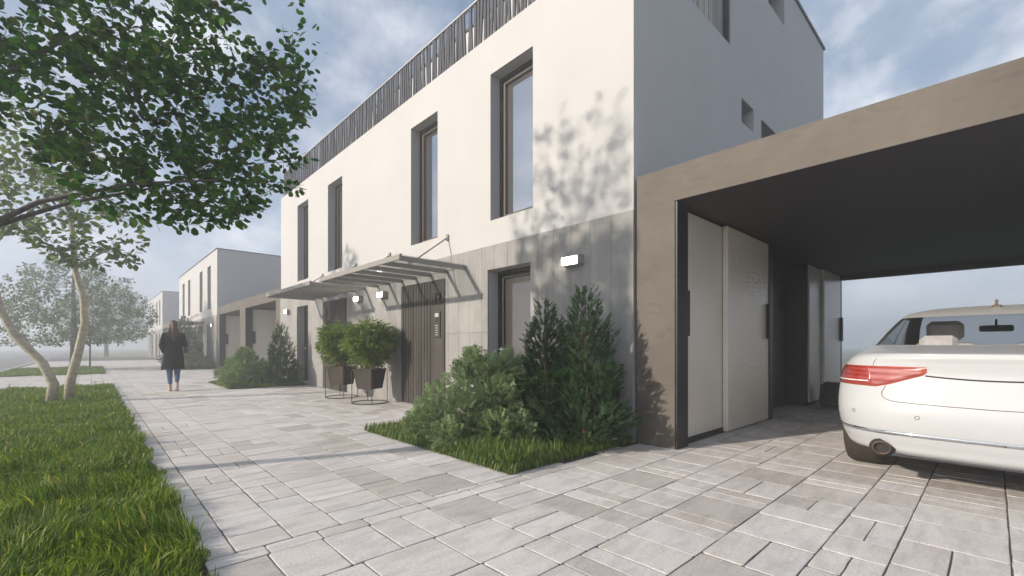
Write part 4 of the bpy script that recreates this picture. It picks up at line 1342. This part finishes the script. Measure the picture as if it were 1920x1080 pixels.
cC['label'] = 'cone shaped conifer in the further grass bed, next to a round shrub'
cD = copy_tree(cA); cD.location = (3.35, 26.9, 0); cD.rotation_euler = (0, 0, .8); cD.scale = (1.75, 1.75, 1.5)
cD['label'] = 'wide dark conifer greyed by fog in front of the second house'

def shrub(loc, lobes, n, label, seed, mat, cat='shrub', size=.125, rz=0):
    rg = np.random.default_rng(seed)
    t = thing('juniper_shrub', label, cat, loc, 'spreading juniper shrubs', rz)
    P = []; D = []; wood = MB()
    per = int(n/len(lobes))
    for (cx, cy_, cz, r) in lobes:
        wood.tube([(0,0,-.01), (cx*.45, cy_*.45, cz*.35), (cx*.9, cy_*.9, cz*.9)], [.018, .012, .006], 5)
        for k in range(5):
            v = unit(rg.normal(0,1,3)+np.array([cx, cy_, .4])); e = np.array([cx, cy_, cz])+v*r*.8
            wood.tube([(cx*.8, cy_*.8, cz*.8), tuple((np.array([cx*.9, cy_*.9, cz*.9])+e)/2), tuple(e)], [.007, .004, .002], 4)
        for k in range(per):
            v = unit(rg.normal(0,1,3)*np.array([1,1,.85])+np.array([cx, cy_, .35])*.55)
            q = r*rg.uniform(.12, 1.0)**.45
            p = np.array([cx, cy_, cz])+v*q
            if p[2] < .06: p[2] = .06+rg.random()*.08
            P.append(p); D.append(v+np.array([0,0,.28])+rg.normal(0,.28,3))
    P = np.array(P); D = np.array(D); Nn = rg.normal(0,.6,(len(P),3))+np.array([0,0,1.])
    scatter('foliage', PLUME[0], PLUME[1], P, D, Nn, size*rg.uniform(.6, 1.2, len(P)), mat, t)
    wood.build('branches', M['bark_grey'], t)
    return t
LOBES = [(0,0,.80,.19), (-.26,.14,.68,.19), (.24,-.06,.70,.20), (.03,.30,.62,.18), (-.46,.40,.46,.17), (.44,-.26,.46,.19), (-.08,-.34,.52,.20),
         (-.44,-.12,.42,.19), (-.62,.12,.26,.18), (.06,.60,.32,.18), (-.36,.72,.22,.17), (.28,-.54,.28,.19), (-.30,-.50,.22,.17), (.52,.12,.38,.18), (-.66,.52,.18,.15), (.1,.05,.45,.24),
         (-.2,-.1,.25,.22), (.2,.3,.22,.22), (-.05,-.62,.18,.15), (-.72,-.22,.16,.14), (.16,-.22,.88,.13), (-.14,.14,.92,.12)]
sA = shrub((3.32, 3.98, 0), LOBES, 2700, 'large light green juniper shrub in the near bed, in front of the ground floor window', 3, M['juniper'])
sA.scale = (.90, .90, .94)
sB = copy_tree(sA); sB.location = (3.15, 14.35, 0); sB.rotation_euler = (0, 0, 1.9)
sB['label'] = 'round juniper shrub in the further bed, left of its conifer'
sC = copy_tree(sA); sC.location = (3.3, 25.9, 0); sC.rotation_euler = (0, 0, 4.0); sC.scale = (1.1, 1.1, .8)
sC['label'] = 'low juniper shrub greyed by fog beside the second house'

def fern(loc):
    rg = np.random.default_rng(8)
    t = thing('fern', 'bright green feathery plant tucked between the juniper and the conifers', 'fern', loc)
    V, F = needle_spray(13, .34, .030, 1.0, .05, 3)
    P, D, Nn = [], [], []
    for k in range(34):
        a = rg.random()*2*PI; z = .15+.75*rg.random(); r = rg.uniform(.02, .12)
        P.append((r*math.cos(a), r*math.sin(a), z)); D.append((math.cos(a), math.sin(a), rg.uniform(-.15, .7))); Nn.append((0,0,1))
    scatter('fronds', V, F, np.array(P), np.array(D), np.array(Nn), .34*rg.uniform(.7, 1.15, 34), M['fern'], t)
    s = MB()
    for k in range(4): s.tube([(0,0,-.01), (.03*math.cos(k*1.6), .03*math.sin(k*1.6), .5), (.08*math.cos(k*1.6), .08*math.sin(k*1.6), .9)], [.012, .009, .004], 5)
    s.build('stem', M['bark_red'], t)
fern((3.62, 3.28, 0))

# ------------------------------------------------------------------ potted bamboos
def potted_bamboo(loc, label, seed, ca):
    rg = np.random.default_rng(seed)
    t = thing('potted_bamboo', label, 'potted plant', loc, 'bamboos in brown pots on wire stands', ca)
    # square pot with rounded rim, hung in a round wire stand
    p = MB()
    def ring(h, z, k=.20):
        o = []
        for q in range(4):
            a = q*PI/2
            c = Vector((math.cos(a), math.sin(a), 0))*h; tn = Vector((-math.sin(a), math.cos(a), 0))
            for u in (-1, -.35, .35, 1):
                o.append(c*(1-k*abs(u)**2*.9)+tn*h*k*u*.9+Vector((0,0,z)))
        return o
    rs = [ring(.0, .27), ring(.225, .27), ring(.235, .275), ring(.305, .625), ring(.318, .63), ring(.318, .645), ring(.295, .645), ring(.285, .59), ring(.0, .58)]
    base = len(p.v)
    for r_ in rs: p.v += [tuple(v) for v in r_]
    n = len(rs[0])
    for k in range(len(rs)-1):
        for j in range(n):
            a = base+k*n+j; b_ = base+k*n+(j+1) % n; p.f.append((a, b_, b_+n, a+n)); p.m.append(0 if k < 7 else 1); p.s.append(False)
    p.build('pot', [M['pot'], M['soil']], t)
    s = MB()
    s.lathe([(.312, .008), (.322, .002), (.330, .010), (.322, .020), (.312, .012), (.312, .008)], (0,0,0), 40)
    for k in range(4):
        a = k*PI/2; s.tube([(.321*math.cos(a), .321*math.sin(a), .01), (.321*math.cos(a), .321*math.sin(a), .62)], .0065, 6)
        a += PI/4; s.tube([(.28*math.cos(a), .28*math.sin(a), .635), (.28*math.cos(a-.8), .28*math.sin(a-.8), .635)], .005, 5)
    s.build('wire_stand', M['wire'], t)
    c = MB(); P, D, Nn = [], [], []
    for k in range(16):
        a = rg.random()*2*PI; r = rg.uniform(.02, .16); x, y = r*math.cos(a), r*math.sin(a); L = rg.uniform(.55, 1.0)
        pts = [(x, y, .57), (x*1.2, y*1.2, .57+.4*L), (x*2.0, y*2.0, .57+.8*L), (x*2.6, y*2.6, .57+.98*L)]
        c.tube(pts, [.011, .010, .006, .003], 6)
    c.build('canes', M['cane'], t)
    n = 2600
    v = unit(rg.normal(0, 1, (n, 3))); q = rg.random(n)**.38
    lob = 1+.14*np.sin(5*np.arctan2(v[:,1], v[:,0])+4*v[:,2])+.10*np.sin(9*v[:,2]+3)
    P = v*q[:, None]*np.array([.44, .44, .42])*lob[:, None]+np.array([0, 0, 1.15])
    a = np.arctan2(v[:,1], v[:,0])+rg.normal(0, .6, n)
    D = np.stack([np.cos(a), np.sin(a), .25*v[:,2]-.25+rg.normal(0,.35,n)], 1)
    # leaves come in fans of three
    P3 = np.repeat(P, 3, 0); D3 = np.repeat(D, 3, 0)+rg.normal(0, .35, (3*n, 3))
    Nn = rg.normal(0,.4,(3*n,3))+np.array([0,0,1.])
    scatter('foliage', LANCE[0], LANCE[1], P3, D3, Nn, .115*rg.uniform(.6, 1.25, 3*n), M['bamboo'], t)
    return t
for (x, y, lab, sd) in ((3.85, 8.06, 'nearer potted bamboo, overlapping the other, right beside the door numbered 12', 5), (3.85, 9.36, 'further potted bamboo in front of the second slatted door', 6)):
    potted_bamboo((x, y, 0), lab, sd, math.atan2(-y, -x)+.12)

# ------------------------------------------------------------------ grass
def grass(name, P, H, W, mat, label, lean=.35, seed=0, cat='grass', dirs=None):
    rg = np.random.default_rng(seed); n = len(P)
    a = rg.random(n)*2*PI if dirs is None else dirs
    f = rg.random(n)*2*PI
    ld = np.stack([np.cos(a), np.sin(a), np.zeros(n)], 1); wd = np.stack([np.cos(f), np.sin(f), np.zeros(n)], 1)
    l = np.abs(rg.normal(0, lean, n))+.08
    V = np.zeros((n, 7, 3))
    for k, (t, s) in enumerate(((0, .75), (.35, 1.0), (.72, .72))):
        c = P+ld*(H*l*t**2)[:, None]+np.array([0,0,1.])*(H*t*(1-.25*l*t))[:, None]
        V[:, 2*k] = c-wd*(W*s*.5)[:, None]; V[:, 2*k+1] = c+wd*(W*s*.5)[:, None]
    V[:, 6] = P+ld*(H*l)[:, None]+np.array([0,0,1.])*(H*(1-.25*l))[:, None]
    tri = np.array([(0,1,3),(0,3,2),(2,3,5),(2,5,4),(4,5,6)])
    F = tri[None]+(np.arange(n)*7)[:, None, None]
    o = np_mesh(name, V.reshape(-1,3), F.reshape(-1,3), mat)
    return tag(o, label, cat, None, 'stuff')
def lump(P):
    x, y = P[:,0], P[:,1]
    return (np.sin(5.1*x+1.7*y+.5)*np.sin(4.3*y-2.2*x)+.7*np.sin(11*x+3*y)*np.sin(9*y-5*x+1)+.5*np.sin(2.1*y+1.3*x))/2.2
def lawn(rect, bands, seed, label):
    rg = np.random.default_rng(seed); PS = []; WS = []
    for (x0, x1, y0, y1, dens, wdt) in bands:
        n = int((x1-x0)*(y1-y0)*dens)
        PS.append(np.stack([rg.uniform(x0, x1, n), rg.uniform(y0, y1, n), np.zeros(n)], 1)); WS.append(np.full(n, wdt))
    P = np.concatenate(PS); Wd = np.concatenate(WS)
    e = .025*np.sin(7*P[:,1])+.02*np.sin(19*P[:,1]+1)+.015*rg.normal(0,1,len(P))
    k = P[:,0] < rect[1]-.02+e
    P = P[k]; Wd = Wd[k]; L = lump(P)
    H = (.068+.050*L)*rg.uniform(.55, 1.35, len(P)); H = np.maximum(H, .025)
    big = rg.random(len(P)) < .035; H[big] *= 1.6; Wd = Wd*rg.uniform(.7, 1.3, len(P)); Wd[big] *= 1.35
    P[:,2] = .008+.018*np.maximum(L, 0)
    dirs = 2.2*np.sin(2.3*P[:,0]+1.1*P[:,1])+2*np.sin(3.7*P[:,1]-1.9*P[:,0])+rg.normal(0, .9, len(P))
    return grass('lawn_grass', P, H, Wd, M['grass'], label, .55, seed, 'grass', dirs)
lawn(LAWN, [(-1.2, .46, .9, 3.6, 9500, .0062), (-1.6, .46, 3.6, 6.5, 7000, .0068), (-2.55, .46, 6.5, 10.5, 3600, .010), (-2.55, .46, 10.5, 16.08, 2300, .013), (-2.55, -1.2, .9, 6.5, 900, .016)], 31,
     'dense green lawn grass filling the front left of the picture')
lawn(LAWN2, [(-2.55, .46, 23.6, 31.0, 1100, .020)], 32, 'pale foggy lawn grass around the broad tree')
def bed(r, dens, seed, label, wdt):
    rg = np.random.default_rng(seed); n = int((r[1]-r[0])*(r[3]-r[2])*dens)
    P = np.stack([rg.uniform(r[0]-.01, r[1]-.02, n), rg.uniform(r[2]-.01, r[3]+.01, n), np.full(n, .008)], 1)
    H = (.085+.02*lump(P))*rg.uniform(.6, 1.3, n); W = wdt*rg.uniform(.7, 1.3, n)
    m_ = int(n*.035)                                        # tall tufts towards the open corner
    Q = np.stack([r[0]+.04+np.abs(rg.normal(0, .33, m_)), r[2]+.05+np.abs(rg.normal(0, .5, m_)), np.full(m_, .008)], 1)
    q = Q[:, 0] < r[1]-.1; Q = Q[q]
    P = np.concatenate([P, Q]); H = np.concatenate([H, rg.uniform(.13, .25, len(Q))]); W = np.concatenate([W, np.full(len(Q), wdt*1.6)])
    return grass('bed_grass', P, H, W, M['bedgrass'], label, .42, seed)
bed(BEDS[0], 4600, 41, 'long tufted grass under the juniper and conifers of the near bed', .0068)
bed(BEDS[1], 1700, 42, 'short grass in the further bed under its shrub and conifer', .012)
bed(BEDS[2], 900, 43, 'foggy grass in the bed of the second house', .018)

# ------------------------------------------------------------------ haze
hb = MB(); hb.box(-300, 300, -300, 300, -1.4, 9.2)
hm = bpy.data.materials.new('haze_air'); hm.use_nodes = True
hn = hm.node_tree; hn.nodes.remove(hn.nodes["Principled BSDF"])
pv = hn.nodes.new("ShaderNodeVolumePrincipled")
pv.inputs["Color"].default_value = (.93,.96,1.0,1); pv.inputs["Density"].default_value = .0100; pv.inputs["Anisotropy"].default_value = .65
hn.links.new(pv.outputs[0], hn.nodes["Material Output"].inputs["Volume"])
tag(hb.build('haze', hm), kind='stuff')
